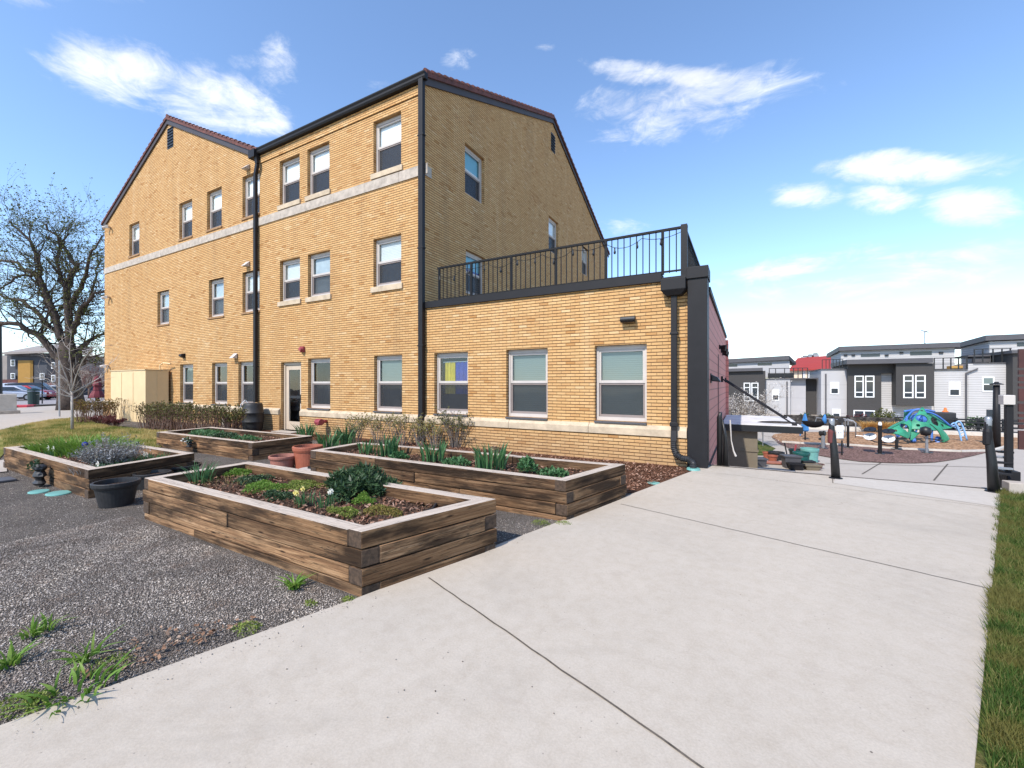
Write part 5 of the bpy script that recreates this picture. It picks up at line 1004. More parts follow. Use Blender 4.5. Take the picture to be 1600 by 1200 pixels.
# edge posts
def epost(px,label,rz,h=.98):
    s_=(px-800)/F; yq=YE-.25; t_=yq/(s_*EY[0]+EY[1]); x=t_*(s_*EX[0]+EX[1]); t=thing('steel_post',label,'post',(x,yq,0),'dark tapered posts at the terrace edge',rz); local(t)
    q=MB(); q.tube([(0,0,.02),(-.02,0,.45),(-.055,0,.85),(-.06,0,h),(-.045,0,h+.04)],[.066,.055,.043,.036,.02],12); q.build('shaft','black',t,smooth=True)
    q=MB(); q.lathe((0,0,0),[(0,.035),(.09,.035),(.10,.022),(.10,.0)],12); q.build('base_plate','dark',t); q=MB(); q.lathe((-.055,0,h+.0),[(.038,-.09),(.042,0),(.034,.035),(0,.045)],12); q.build('cap','steel',t,smooth=True)
    q=MB(); q.lathe((-.06,0,h-.38),[(.043,0),(.054,.02),(.052,.2),(.042,.24)],10); q.build('sleeve','redleaf' if px<1400 else 'dark',t); return t,x,yq
t1,x1_,y1_=epost(1306,'dark tapered post at the terrace edge near the pot cluster',-.3); t2,x2_,y2_=epost(1553,'dark tapered post at the terrace edge beside the slatted fence',-.3,1.08)
q=MB(); q.tube([(x1_-.13,y1_+.06,.93),(x1_-.15,y1_+.06,1.0),(x1_-.14,y1_+.05,1.08)],[.02,.035,.01],8); tag(q.build('blue_cloth','umb',smooth=True),'blue cloth tied at the top of the left edge post','cloth')
# right corner: wall, capped post, treads, slat fence
mb=MB(); mb.box(3.38,6,YE-.22,YE-.01,-.05,.17); tag(mb.build('low_concrete_wall','conc',bevel=.01),'low concrete kerb wall at the right end of the terrace edge','low wall')
mb=MB(); mb.box(4.02,9,9.55,9.9,ZL,.55); tag(mb.build('fence_base_wall','siding_g'),'pale wall under the red brown slatted fence','wall')
fx=thing('slat_fence','tall red brown slatted fence at the right picture edge','fence',(5,9.8,.5)); 
r=random.Random(9); z=.56; i=0
while z<1.92:
    hgt=[.30,.06,.05,.05,.13,.2,.05,.07,.07,.3,.05,.05,.06][i%13]; q=MB(); q.box(3.84,9,9.72,9.76,z,z+hgt); q.build('slat','slat',fx); z+=hgt+.035; i+=1
for x in (4.25,6.2): q=MB(); q.box(x,x+.1,9.77,9.86,.5,1.95); q.build('fence_post','slat',fx)
cp=thing('capped_post','square dark steel post with pale flat cap by the stair head','post',(3.62,9.35,.1)); MB().box(3.545,3.625,9.31,9.39,.27,1.28).build('shaft','dark',cp,bevel=.008); MB().box(3.50,3.63,9.27,9.43,1.282,1.43).build('cap','frame',cp,bevel=.01); MB().box(3.51,3.68,9.26,9.46,-.02,.268).build('base','dark',cp,bevel=.01)
st=thing('stair_treads','stacked dark metal treads between the edge post and the capped post','stair',(3.45,9.6,-.2))
for k,(dy,z) in enumerate(((0,.24),(.12,.31),(.24,.38),(.36,.45),(.48,.52))): q=MB(); q.box(3.34+.05*k,3.52+.05*k,9.06+dy,9.14+dy,z-.012,z+.02); q.build('tread','steel' if k%2 else 'dark',st,bevel=.004); 
q=MB(); q.beam((3.50,9.1,.10),(3.66,9.55,.42),.03,.08); q.build('stringer','dark',st)
# lamp pole
p=gp(1557,700,ZL); t=thing('lamp_pole','dark bollard lamp pole with small flat cap beyond the terrace edge','lamp',(p.x,p.y,ZL)); MB().tube([(p.x,p.y,ZL),(p.x,p.y,1.55)],[.17,.13],12).build('pole','dark',t,smooth=True); MB().lathe((p.x,p.y,1.56),[(.0,0),(.26,.0),(.26,.05),(.1,.10),(.08,.16),(0,.17)],14).build('cap','dark',t)
# ------------------------------------------------------------------ PLAYGROUND
pc=gp(1447,690,ZL); cl=thing('climbing_dome','green and blue climbing dome with curved panels in the play area','climbing frame',(pc.x,pc.y,ZL))
Yc=3.5*F/90
def pk(px,py,dy=0): return gd(px,py,Yc+dy)
def panel(c1,c2,c3,bul,holes,mat='playgreen',n=40,parent=cl):
    """curved triangular panel through three corner points, bulging along a normal, with round holes (barycentric)"""
    a,b,c=[Vector(x) for x in (c1,c2,c3)]; nrm=(b-a).cross(c-a).normalized(); 
    if nrm.dot(Vector((pc.x,pc.y,0))-Vector((0,0,0)))>0: nrm=-nrm
    if nrm.z<0 and abs(nrm.z)>.5: nrm=-nrm
    mb=MB(); idx={}
    e=(c-a); 
    def pt(u,v):
        w=1-u-v; f=27*u*v*w; s=(u*v+v*w+w*u)*3
        return a*w+b*u+c*v+nrm*bul*s
    def vid(i,j):
        if (i,j) not in idx: idx[(i,j)]=len(mb.v); mb.v.append(tuple(pt(i/n,j/n)))
        return idx[(i,j)]
    def ok(u,v):
        p=a*(1-u-v)+b*u+c*v
        for (hu,hv,hr) in holes:
            if (p-(a*(1-hu-hv)+b*hu+c*hv)).length<hr: return False
        # rounded corners
        return max(u,v,1-u-v)<.93
    for i in range(n):
        for j in range(n-i):
            if ok((i+.33)/n,(j+.33)/n): mb.f.append((vid(i,j),vid(i+1,j),vid(i,j+1))); mb.m.append(0)
            if i+j<n-1 and ok((i+.67)/n,(j+.67)/n): mb.f.append((vid(i+1,j),vid(i+1,j+1),vid(i,j+1))); mb.m.append(0)
    o=mb.build('panel',mat,parent,smooth=True); s=o.modifiers.new('thick','SOLIDIFY'); s.thickness=.07; s.offset=0; return o
panel(pk(1382,676,-1.0),pk(1422,656,-.6),pk(1419,687,-1.3),.22,[(.45,.25,.24),(.15,.22,.07),(.30,.52,.09)])
panel(pk(1416,672,-.8),pk(1441,635,-.3),pk(1454,676,-1.3),.25,[(.42,.30,.27),(.14,.34,.08),(.75,.10,.07)])
panel(pk(1422,690,-.9),pk(1452,662,-.9),pk(1419,664,-.6),.12,[(.35,.3,.16)])
panel(pk(1450,638,1.0),pk(1491,668,.8),pk(1456,673,.1),-.2,[(.33,.28,.30),(.62,.2,.10)],'playgreen')
panel(pk(1403,671,1.0),pk(1412,639,.8),pk(1423,647,1.0),.2,[(.3,.3,.1)])
panel(pk(1450,660,-.5),pk(1480,684,-.3),pk(1471,692,-.6),.25,[(.5,.2,.08)])
panel(pk(1382,676,-.9),pk(1404,662,.8),pk(1424,657,-.1),.12,[(.35,.3,.12)])
def arc(p,q,h,rad,mat,m=14):
    p=Vector(p);q=Vector(q); return MB().tube([p.lerp(q,i/m)+Vector((0,0,h*math.sin(math.pi*i/m))) for i in range(m+1)],rad,8).build('arch',mat,cl,smooth=True)
arc(pk(1404,668,.8),pk(1486,667,.8),.95,.06,'playblue'); arc(pk(1413,643,.5),pk(1460,643,1),.12,.06,'playblue'); arc(pk(1430,690,-1),pk(1418,664,0),.2,.06,'playblue')
arc(pk(1427,690,-1.),pk(1446,643,.3),.3,.05,'playblue'); arc(pk(1407,668,.5),pk(1446,642,-.2),.5,.06,'playblue')
for a,b in (((1486,664),(1503,692)),((1492,662),(1511,688))): arc(pk(*a,.3),pk(*b,.1),.55,.045,'playlight')
q=MB(); 
for k in range(7): t_=k/7; q.tube([pk(1487+16*t_,666+22*t_-5*math.sin(t_*3.1),.3),pk(1493+17*t_,664+21*t_-5*math.sin(t_*3.1),.2)],.03,6)
q.build('ladder_rungs','playlight',cl)
q=MB(); 
for (x0,y0,x1,y1,rr) in ((1421,682,1428,691,.10),(1400,676,1404,683,.09),(1456,672,1456,688,.06),(1466,683,1464,693,.12),(1405,668,1404,676,.07),(1417,650,1416,668,.06),(1442,668,1444,680,.05)): q=MB(); q.tube([pk(x0,y0,-.3),pk(x1,y1,-.4)],rr,8); q.build('support_post','playblue',cl)
q=MB(); c=pk(1437,655,.3); q.lathe((c.x,c.y,c.z-.35),[(0,0),(.3,.1),(.42,.35),(.3,.6),(0,.7)],14); q.build('climbing_hub','playblue',cl,smooth=True)
# fitness machines
def fit(px,py,label): p=gp(px,py,ZL); Y=3.5*F/(py-600); return thing('fitness_machine',label,'fitness machine',(p.x,p.y,ZL),'outdoor fitness machines'),p
def HV(p,dx,z,dy=0): return (p.x+EX[0]*dx+EY[0]*dy,p.y+EX[1]*dx+EY[1]*dy,ZL+z)
def disc(p,dx,z,r,tilt,mat,par,dy=-.12):
    c=Vector(HV(p,dx,z,dy)); n=Vector((-EY[0]*math.cos(tilt),-EY[1]*math.cos(tilt),math.sin(tilt))); MB().tube([c-n*.02,c+n*.02],r,20).build('wheel_disc',mat,par)
    MB().tube([c+n*.021,c+n*.05],.03,8).build('disc_hub','black',par)
t,p=fit(1375,710,'fitness machine with two white and two black discs'); MB().tube([HV(p,0,0),HV(p,0,1.45)],.08,10).build('post','dark',t); MB().lathe((p.x,p.y,ZL+1.45),[(.075,0),(.075,.1),(.04,.16),(0,.17)],10).build('cap','white',t,smooth=True); MB().lathe((p.x,p.y,ZL),[(0,.05),(.2,.05),(.22,0)],12).build('base','black',t)
for s,m,z in ((-1,'white',.86),(1,'white',.82),(-1,'black',1.22),(1,'black',1.20)): disc(p,s*.36,z,.25,.9 if m=='white' else 1.2,m,t)
MB().tube([HV(p,-.5,.72),HV(p,-.2,.6),HV(p,.2,.6),HV(p,.5,.72)],.03,6).build('frame_arm','black',t)
t,p=fit(1401,703,'low stepping machine with two flat bars beside the disc machine'); MB().tube([HV(p,0,0),HV(p,0,.62)],.07,10).build('post','black',t); q=MB(); q.beam(HV(p,-.45,.62),HV(p,.4,.66),.14,.05); q.beam(HV(p,-.6,.22),HV(p,.2,.2),.14,.05); q.tube([HV(p,-.5,.6),HV(p,-.5,.3)],.03,6); q.build('foot_bars','dark',t); MB().lathe((p.x,p.y,ZL),[(0,.06),(.24,.06),(.26,0)],12).build('base','black',t)
t,p=fit(1448,708,'fitness machine with round black pad on a grey post'); MB().tube([HV(p,0,0),HV(p,0,.95)],.06,10).build('post','steel',t); c=Vector(HV(p,-.02,1.12,-.1)); MB().lathe((c.x,c.y,c.z-.25),[(0,0),(.18,.05),(.24,.22),(.2,.42),(0,.5)],14).build('pad','black',t,smooth=True); q=MB(); q.tube([HV(p,0,.5),HV(p,.25,.6),HV(p,.5,.72)],.025,6); q.beam(HV(p,.1,.74),HV(p,.6,.72),.2,.04); q.build('seat_arm','dark',t); MB().lathe((p.x,p.y,ZL),[(0,.05),(.24,.05),(.26,0)],12).build('base','black',t)
t,p=fit(1325,700,'tall fitness machine with handle bars behind the white sign'); MB().tube([HV(p,0,0),HV(p,0,1.25)],.06,10).build('post','dark',t); MB().lathe((p.x,p.y,ZL),[(0,.05),(.24,.05),(.26,0)],12).build('base','black',t)
q=MB(); q.tube([HV(p,-.35,1.6),HV(p,0,1.55),HV(p,.25,1.5)],.03,6); q.tube([HV(p,0,1.2),HV(p,0,1.62)],.03,6); q.tube([HV(p,-.3,1.6),HV(p,-.25,1.2),HV(p,-.25,.6)],.03,6); q.tube([HV(p,-.12,.6),HV(p,-.12,1.5)],.02,6); q.build('handle_bars','steel',t)
for z in (1.5,.9,.6): disc(p,-.28,z,.15,.3,'black',t)
t,p=fit(1286,701,'fitness machine with a dark curved seat pan left of the edge post'); MB().tube([HV(p,0,0),HV(p,0,.95)],.09,10).build('post','steel',t); MB().lathe((p.x,p.y,ZL),[(0,.05),(.24,.05),(.26,0)],12).build('base','black',t); q=MB(); q.tube([HV(p,-.15,.8),HV(p,.1,.85)],.14,10); q.tube([HV(p,-.2,.5),HV(p,0,.55)],.05,8); q.build('pedal_unit','black',t)
c=Vector(HV(p,-.45,1.15)); MB().lathe((c.x,c.y,c.z),[(.1,-.05),(.3,0),(.5,.15),(.55,.3)],16,0,.5).build('seat_pan','dark',t,smooth=True); MB().tube([HV(p,-.4,1.3),HV(p,-.3,1.65),HV(p,.35,1.62)],.03,6).build('hand_rail','steel',t)
a=gp(1337,684,ZL); t=thing('pull_bar','bent grey bar frame at the edge of the wood chips','fitness bar',(a.x,a.y,ZL)); MB().tube([a,(a.x,a.y,ZL+.95),(a.x-.1,a.y,ZL+1.05),(a.x-.95,a.y+.5,ZL+1.12)],.04,8).build('bar','steel',t,smooth=True); MB().tube([(a.x,a.y,ZL+.15),(a.x+.4,a.y-.1,ZL+.12),(a.x+.38,a.y-.1,ZL+.3)],.04,6).build('foot_hook','steel',t)
a=gp(1315.5,712,ZL); t=thing('rules_sign','blank looking white sign board on a short black post','sign',(a.x,a.y,ZL)); MB().tube([a,(a.x,a.y,ZL+.75)],.035,8).build('post','black',t); c1=gd(1307,664.5,20.4);c2=gd(1318,685,20.4); q=MB(); q.hexa([(c1.x,c1.y,c2.z),(c2.x,c2.y,c2.z),(c2.x+.01,c2.y+.02,c2.z),(c1.x+.01,c1.y+.02,c2.z),(c1.x,c1.y,c1.z),(c2.x,c2.y,c1.z),(c2.x+.01,c2.y+.02,c1.z),(c1.x+.01,c1.y+.02,c1.z)]); q.build('board','white',t)
q=MB(); 
for u in (.3,.62): w=c1.lerp(c2,u); q.box(w.x-.02,w.x+.02,w.y-.012,w.y-.006,(c1.z+c2.z)/2-.06,(c1.z+c2.z)/2-.03)
q.build('print_mark','coping',t)
# umbrella closed
a=gp(1258,688,ZL); Yu=3.5*F/88; t=thing('closed_umbrella','closed blue umbrella standing beside the wood chips','umbrella',(a.x,a.y,ZL)); MB().tube([a,(a.x,a.y,ZL+1.6)],.04,8).build('pole','dark',t); q=MB(); q.lathe((a.x,a.y,ZL+.55),[(.10,.0),(.17,.08),(.15,.4),(.10,.75),(.04,1.08),(0,1.12)],10)
for i,v in enumerate(q.v): q.v[i]=(a.x+(v[0]-a.x)*(1+.35*(i%2)),a.y+(v[1]-a.y)*(1+.35*(i%2)),v[2])
q.build('canopy','umb',t); a2=gp(1250,683,ZL); q=MB(); q.beam((a2.x,a2.y,ZL+.1),(a2.x+.2,a2.y,ZL+.9),.22,.06); tag(q.build('blue_board','umb'),'short blue board leaning left of the closed umbrella','board')
a=gp(1192,697,ZL); tag(MB().tube([a,(a.x,a.y,ZL+1.3)],.03,6).build('path_post','steel'),'slim grey post standing in the lower grass patch','post')
# garden wall / fence in front of houses
DG=42.0
def gx(px,Dd): return wl(px,600,Dd)[0]
t=tag(MB().box(gx(1225,DG),gx(1398,DG),DG,DG+.3,ZL,-1.0).build('garden_wall','gardenwall'),'dark low garden wall behind the play area','wall')
tag(MB().box(gx(1215,DG-2),gx(1600,DG-2),DG-2.3,DG-1.9,ZL,ZL+.28).build('stone_edging','lightstone'),'pale stone edging behind the wood chips','edging')
fn_=thing('rail_fence','black horizontal rail fence behind the climbing dome','fence',(gx(1500,DG),DG,ZL))
q=MB(); 
for z in (-1.75,-1.45,-1.15,-.95): q.box(gx(1398,DG)+.02,gx(1600,DG),DG,DG+.08,z-.06,z+.06)
q.build('rails','black',fn_)
for px in (1420,1462,1495,1530,1570): q=MB(); x=gx(px,DG); q.box(x-.08,x+.08,DG+.09,DG+.2,ZL,-.85); q.build('fence_post','black',fn_)
tag(MB().box(gx(1463,DG),gx(1497,DG),DG+.25,DG+1.2,ZL,-.5).build('dark_container','black_plastic',bevel=.05),'black container behind the rail fence','container')
p=Vector((gx(1375,DG-2.6),DG-2.8,ZL)); r=random.Random(77); 
def strawf(mb):
    for k in range(6): blades(mb,p.x+(k-2.5)*.34,p.y+.1*(k%2),ZL+.2,150,.85,.22,.035,r,1.1)
leafthing('ornamental_grass','orange straw coloured ornamental grass by the dark garden wall','ornamental grass',(p.x,p.y,ZL),strawf,'straw')
for i,(px,hh,rr,lb,mt) in enumerate([(1290,.95,1.0,'dark green shrub behind the left part of the garden wall','dkgreen'),(1342,1.0,1.2,'dark brownish shrub behind the garden wall','redleaf'),(1380,1.45,1.1,'olive shrub rising behind the ornamental grass','olive'),(1530,1.1,.9,'dark round shrub at the rail fence','dkgreen'),(1258,1.0,.9,'dark shrub at the left end of the garden wall','dkgreen')]):
    x=gx(px,DG+1); r=random.Random(500+i); leafthing('garden_shrub',lb,'shrub',(x,DG+1,ZL),lambda mb:mound(mb,x,DG+.9,ZL,rr,.7,hh,900,.16,r,.5,.6),mt)
p=gd(1477,655,36); tag(MB().lathe((p.x,p.y,ZL),[(.1,0),(.1,.5),(.2,.55),(.24,.65),(.20,1.15),(.12,1.22),(.08,1.44),(0,1.47)],12).build('orange_column','orange',smooth=False),'orange closed umbrella like column behind the rail fence','column')
t_=None
x=gx(1397.5,52.5); tag(MB().box(x-.32,x+.32,52,53,ZL,-1.2).build('condenser_unit','steel',bevel=.03),'grey air conditioner unit at the townhouse wall left of the dome','air conditioner')
# ------------------------------------------------------------------ TOWNHOUSES
def rect(mb,px0,px1,y0,y1,Dd,dep,m=0,z0=None):
    a=wl(px0,y0,Dd);b=wl(px1,y1,Dd); mid=wl((px0+px1)/2,0,Dd); pm=(px0+px1)/2
    zt=wl(pm,y0,Dd)[1]; zb=wl(pm,y1,Dd)[1] if z0 is None else z0
    mb.box(a[0],b[0],Dd,Dd+dep,zb,zt,m); return mb
def twin(par,px0,px1,y0,y1,Dd,kind=0):
    x0=wl(px0,0,Dd)[0];x1=wl(px1,0,Dd)[0];pm=(px0+px1)/2;z1=wl(pm,y0,Dd)[1];z0=wl(pm,y1,Dd)[1]; f=.10
    q=MB(); 
    for a in ((x0,x0+f,z0,z1),(x1-f,x1,z0,z1),(x0+f,x1-f,z1-f,z1),(x0+f,x1-f,z0,z0+f)): q.box(a[0],a[1],Dd-.06,Dd-.004,a[2],a[3])
    if kind==1: q.box(x0+f,x1-f,Dd-.05,Dd-.006,z0+(z1-z0)*.72,z0+(z1-z0)*.72+.09); q.box(x0+f,x1-f,Dd-.05,Dd-.006,z0+(z1-z0)*.22,z0+(z1-z0)*.22+.09)
    if kind==0: q.box(x0+f,x1-f,Dd-.05,Dd-.006,(z0+z1)/2-.04,(z0+z1)/2+.05)
    if kind==2: q.box((x0+x1)/2-.05,(x0+x1)/2+.05,Dd-.05,Dd-.006,z0+f,z1-f)
    if kind==3: q=MB(); q.box(x0,x1,Dd-.02,Dd-.004,z0,z1); return q.build('slit_window','autoglass',par)
    W=q.build('window','white',par); q=MB(); q.box(x0+f,x1-f,Dd-.03,Dd-.010,z0+f,z1-f); q.build('pane','autoglass',W)
    if kind==0: q=MB(); q.box(x0+f,x1-f,Dd-.036,Dd-.031,(z0+z1)/2+.06,z1-f); q.build('shade','shade' if px0<1500 else 'blind_g',W)
    return W
DH=55.
hm=thing('townhouse','middle white townhouse with charcoal bays and a flat grey penthouse roof','house',(wl(1400,0,DH)[0],DH,ZL))
rect(MB(),1283,1324.9,577,0,DH,9,0,ZL).build('wall','siding_g',hm); rect(MB(),1325,1377,568,0,DH-.6,9,0,ZL).build('charcoal_bay','charcoal',hm); rect(MB(),1377.1,1399.9,583,0,DH,9,0,ZL).build('wall','siding',hm); rect(MB(),1377.1,1399.9,568,583,DH-.6,9).build('charcoal_lintel','charcoal',hm)
rect(MB(),1400,1459.5,568,634,DH-1.4,8).build('charcoal_bay','charcoal',hm); rect(MB(),1400,1459.5,634.2,0,DH,7,0,ZL).build('wall','siding',hm); rect(MB(),1459.8,1512.5,578,0,DH-.1,8,0,ZL).build('wall','siding',hm)
q=MB(); rect(q,1323,1458,560.5,567.8,DH-1.7,9); rect(q,1282,1322.5,576,577,DH-.15,9.2); rect(q,1460,1512.5,576.8,578,DH-.25,8.5); q.build('roof_edge','coping',hm)
rect(MB(),1314,1492,545,577,DH+3,6).build('penthouse','siding',hm)
def shed(mb,px0,y0,px1,y1,th,Dd,dep):
    a=wl(px0,y0,Dd);b=wl(px1,y1,Dd); h=th
    mb.hexa([(a[0],Dd,a[1]-h),(b[0],Dd,b[1]-h),(b[0],Dd+dep,b[1]-h-.3),(a[0],Dd+dep,a[1]-h-.3),(a[0],Dd,a[1]),(b[0],Dd,b[1]),(b[0],Dd+dep,b[1]-.3),(a[0],Dd+dep,a[1]-.3)])
q=MB(); shed(q,1311,541.5,1500,534.5,.48,DH+2.5,8); q.build('penthouse_roof','coping',hm)
for a in ((1335,1349.5,587,621),(1351.5,1366,587,621)): twin(hm,*a,DH-.6,1)
for a in ((1411,1427,586,622),(1429.5,1446,586,622)): twin(hm,*a,DH-1.4,1)
twin(hm,1297,1311,597,616,DH); twin(hm,1300,1313.5,639,652,DH); twin(hm,1482,1500.5,597,619,DH-.1); twin(hm,1333.5,1367,641,653.5,DH-.6,2); twin(hm,1466,1478,645,662,DH-.1,3)
twin(hm,1345,1375,553,557.5,DH+3,3); twin(hm,1422,1456,549,555,DH+3,3)
q=MB()
for px in (1321,1333,1385,1408,1470): a=wl(px,555 if px<1400 else 551,DH+3); q=MB(); q.box(a[0]-.15,a[0]+.15,DH+2.85,DH+2.99,a[1]-.08,a[1]+.08); q.build('wall_vent','black',hm)
q=MB(); 
for px in (1460,1474,1486,1498,1511): x=wl(px,0,DH)[0]; zz=wl(px,577,DH)[1]; q.box(x-.04,x+.04,DH,DH+.08,zz,zz+1.1)
x0=wl(1460,0,DH)[0];x1=wl(1512,0,DH)[0];zz=wl(1486,577,DH)[1]; q.box(x0,x1,DH+.01,DH+.07,zz+1.05,zz+1.12); q.box(x0,x1,DH+.03,DH+.05,zz+.5,zz+.54); q.build('deck_railing','black',hm)
a=wl(1445,536,DH+4); q=MB(); q.tube([(a[0],DH+4,a[1]-1),(a[0],DH+4,a[1]+1.3)],.05,6); q.tube([(a[0]-.4,DH+4,a[1]+1.1),(a[0]+.4,DH+4,a[1]+1.35)],.05,6); q.tube([(a[0]-.3,DH+4,a[1]+1.35),(a[0]+.3,DH+4,a[1]+1.1)],.05,6); tag(q.build('roof_antenna','steel'),'small antenna mast on the middle townhouse roof','antenna')
x=wl(1476,577,DH+1); tag(MB().box(wl(1486,0,DH+1)[0],wl(1511,0,DH+1)[0],DH+1,DH+2,wl(1498,577,DH+1)[1],wl(1498,571.5,DH+1)[1]).build('roof_planter','straw'),'brown planter trough on the middle townhouse roof deck','planter')
q=MB(); x=wl(1508.5,0,DH-.1)[0]; q.tube([(x,DH-.25,wl(1508,583,DH)[1]),(x,DH-.25,ZL)],.07,6); q.tube([(x,DH-.25,wl(1508,583,DH)[1]),(wl(1526,0,DH)[0],DH-.25,wl(1526,576,DH)[1])],.07,6); q.build('downspout','coping',hm)
hr=thing('townhouse','right white townhouse partly hidden by the slatted fence','house',(wl(1560,0,DH)[0],DH,ZL))
rect(MB(),1512.8,1582,568,0,DH-.1,8,0,ZL).build('wall','siding',hr); rect(MB(),1546,1640,532,568,DH+2.5,6).build('penthouse','siding',hr); rect(MB(),1582.5,1660,551,0,DH-1.2,9,0,ZL).build('charcoal_bay','charcoal',hr)
q=MB(); shed(q,1540,524,1660,519,.5,DH+2.1,8); q.build('penthouse_roof','coping',hr); q=MB(); rect(q,1581,1660,546,551,DH-1.5,9); rect(q,1521,1582,566.5,568,DH-.2,8); rect(q,1513,1548,554.5,557,DH+2,4); q.build('roof_edge','coping',hr); rect(MB(),1521,1548,558,566,DH+2.2,.3).build('deck_screen','coping',hr)
twin(hr,1534,1553.5,589,612,DH-.1); twin(hr,1541,1556,640,662,DH-.1,3); twin(hr,1589,1610,535,541,DH+2.5,3)
q=MB()
for px in (1522,1535,1551,1565,1578): x=wl(px,0,DH)[0]; zz=wl(px,567,DH)[1]; q.box(x-.04,x+.04,DH-.1,DH-.02,zz,zz+1.3)
x0=wl(1522,0,DH)[0];x1=wl(1580,0,DH)[0];zz=wl(1550,567,DH)[1]; q.box(x0,x1,DH-.09,DH-.03,zz+1.25,zz+1.32); q.build('deck_railing','black',hr)
DL=57.
hl=thing('townhouse','left townhouse with charcoal front and pale grey wing behind the canopy','house',(wl(1200,0,DL)[0],DL,ZL))
rect(MB(),1100,1196,580,0,DL-.8,9,0,ZL).build('charcoal_bay','charcoal',hl); rect(MB(),1196.2,1235,592,0,DL,9,0,ZL).build('wall','siding_g',hl); rect(MB(),1235.2,1259,592,0,DL+.6,8,0,ZL).build('side_wing',M['sg2'] if 'sg2' in M else siding('grey panel wing',(.42,.41,.42),1.5,.02),hl); rect(MB(),1259.2,1278,592.5,0,DL+1.2,7,0,ZL).build('dark_wing','charcoal',hl)
rect(MB(),1100,1234,560,590,DL+3,5).build('penthouse','siding_g',hl); q=MB(); shed(q,1100,563,1233,555.5,.50,DL+2.6,8); a=wl(1233,555.5,DL+2.6); b=wl(1246,565,DL+2.6); q.hexa([(a[0]+.01,DL+2.6,a[1]-.5),(b[0],DL+4,b[1]-.3),(b[0],DL+8,b[1]-.3),(a[0],DL+8,a[1]-.8),(a[0]+.01,DL+2.6,a[1]),(b[0],DL+4,b[1]),(b[0],DL+8,b[1]),(a[0],DL+8,a[1]-.3)]); q.build('penthouse_roof','coping',hl)
q=MB(); shed(q,1100,577,1192,574.5,.35,DL-1.2,9); rect(q,1196,1278,590.8,592,DL-.15,8); q.build('roof_edge','coping',hl); rect(MB(),1200,1240,583,590.7,DL+1,.4).build('deck_screen','black',hl)
for a in ((1162,1172.5,598,627),(1174,1185,598,627)): twin(hl,*a,DL-.8,1)
twin(hl,1206,1217.5,608,626,DL); twin(hl,1184,1206,567,571,DL+3,3); twin(hl,1138,1152,569,573,DL+3,3); twin(hl,1209,1219,648.5,650,DL,3)
q=MB(); 
for px in (1202,1212,1226,1240,1247,1254,1262): x=wl(px,0,DL)[0]; zz=wl(px,591,DL)[1]; q.box(x-.04,x+.04,DL,DL+.08,zz,zz+1.15)
x0=wl(1202,0,DL)[0];x1=wl(1262,0,DL)[0];zz=wl(1230,591,DL)[1]; q.box(x0,x1,DL+.01,DL+.07,zz+1.1,zz+1.17); q.build('deck_railing','black',hl)
q=MB(); x=wl(1229.5,0,DL)[0]; q.tube([(x,DL-.12,wl(1229,596,DL)[1]),(x,DL-.12,ZL)],.07,6); q.build('downspout','coping',hl)
x=wl(1290,0,DH)[0]; q=MB(); q.tube([(x,DH-.12,wl(1290,584,DH)[1]),(x,DH-.12,ZL)],.07,6); q.build('downspout','coping',hm)
q=MB()
for px in (1285,1291,1296,1302,1307,1312,1317): x=wl(px,0,DH)[0]; zz=wl(px,577,DH)[1]; q.box(x-.03,x+.03,DH+.1,DH+.16,zz,zz+1.0)
x0=wl(1285,0,DH)[0];x1=wl(1318,0,DH)[0];zz=wl(1300,577,DH)[1]; q.box(x0,x1,DH+.11,DH+.15,zz+1.0,zz+1.06); q.build('deck_railing','black',hm)
DC=80.
hc=thing('red_roof_building','cream building with red roof seen between the townhouses','building',(wl(1280,0,DC)[0],DC,ZL))
rect(MB(),1225,1330,577,0,DC,12,0,ZL).build('wall','cream',hc); a=wl(1232,577.5,DC);b=wl(1336,575,DC); c=wl(1255,564,DC);d=wl(1336,558,DC); q=MB(); q.hexa([(a[0],DC-.6,a[1]-.2),(b[0],DC-.6,b[1]-.2),(d[0],DC+8,d[1]-.2),(c[0],DC+8,c[1]-.2),(a[0],DC-.6,a[1]),(b[0],DC-.6,b[1]),(d[0],DC+8,d[1]+.9),(c[0],DC+8,c[1]+.9)]); q.build('roof','redroof',hc)
for a in ((1253,1258,579,590),(1262,1267,579,590),(1269,1273,579,590)): twin(hc,*a,DC,2)
for i,px in enumerate((1258,1266,1274)):
    a=wl(px,560,DC+9); t=thing('rooftop_unit',['left','middle','right'][i]+' one of the pale rooftop units above the red roof','rooftop unit',(a[0],DC+9,a[1]-2)); MB().box(a[0]-.55,a[0]+.45,DC+8.5,DC+10,a[1]-2,a[1]+.3+.2*i).build('casing','steel',t); MB().lathe((a[0],DC+9,a[1]+.3+.2*i),[(.35,0),(.35,.2),(0,.22)],10).build('fan_ring','coping',t)
# ------------------------------------------------------------------ CAMERA, LIGHT, SKY
cam=bpy.data.cameras.new('camera'); co=bpy.data.objects.new('camera',cam); COL.objects.link(co); sc.camera=co
co.location=(0,0,CH); co.rotation_euler=(R(90),0,math.atan2(.4829,.8757)); cam.sensor_width=36; cam.sensor_fit='HORIZONTAL'; cam.lens=36*F/1600; cam.clip_start=.05; cam.clip_end=3000
SD=Vector((.17,1.,-1.05)).normalized()
s=bpy.data.lights.new('sun','SUN'); s.energy=2.75; s.angle=R(.6); s.color=(1,.935,.85); so=bpy.data.objects.new('sun',s); COL.objects.link(so); so.rotation_euler=SD.to_track_quat('-Z','Y').to_euler(); so.location=(-10,-20,30)
W=bpy.data.worlds.new('World'); sc.world=W; W.use_nodes=True; nt=W.node_tree; bgn=nt.nodes['Background']; sky=nd(nt,'ShaderNodeTexSky',sky_type='NISHITA'); sky.sun_disc=False
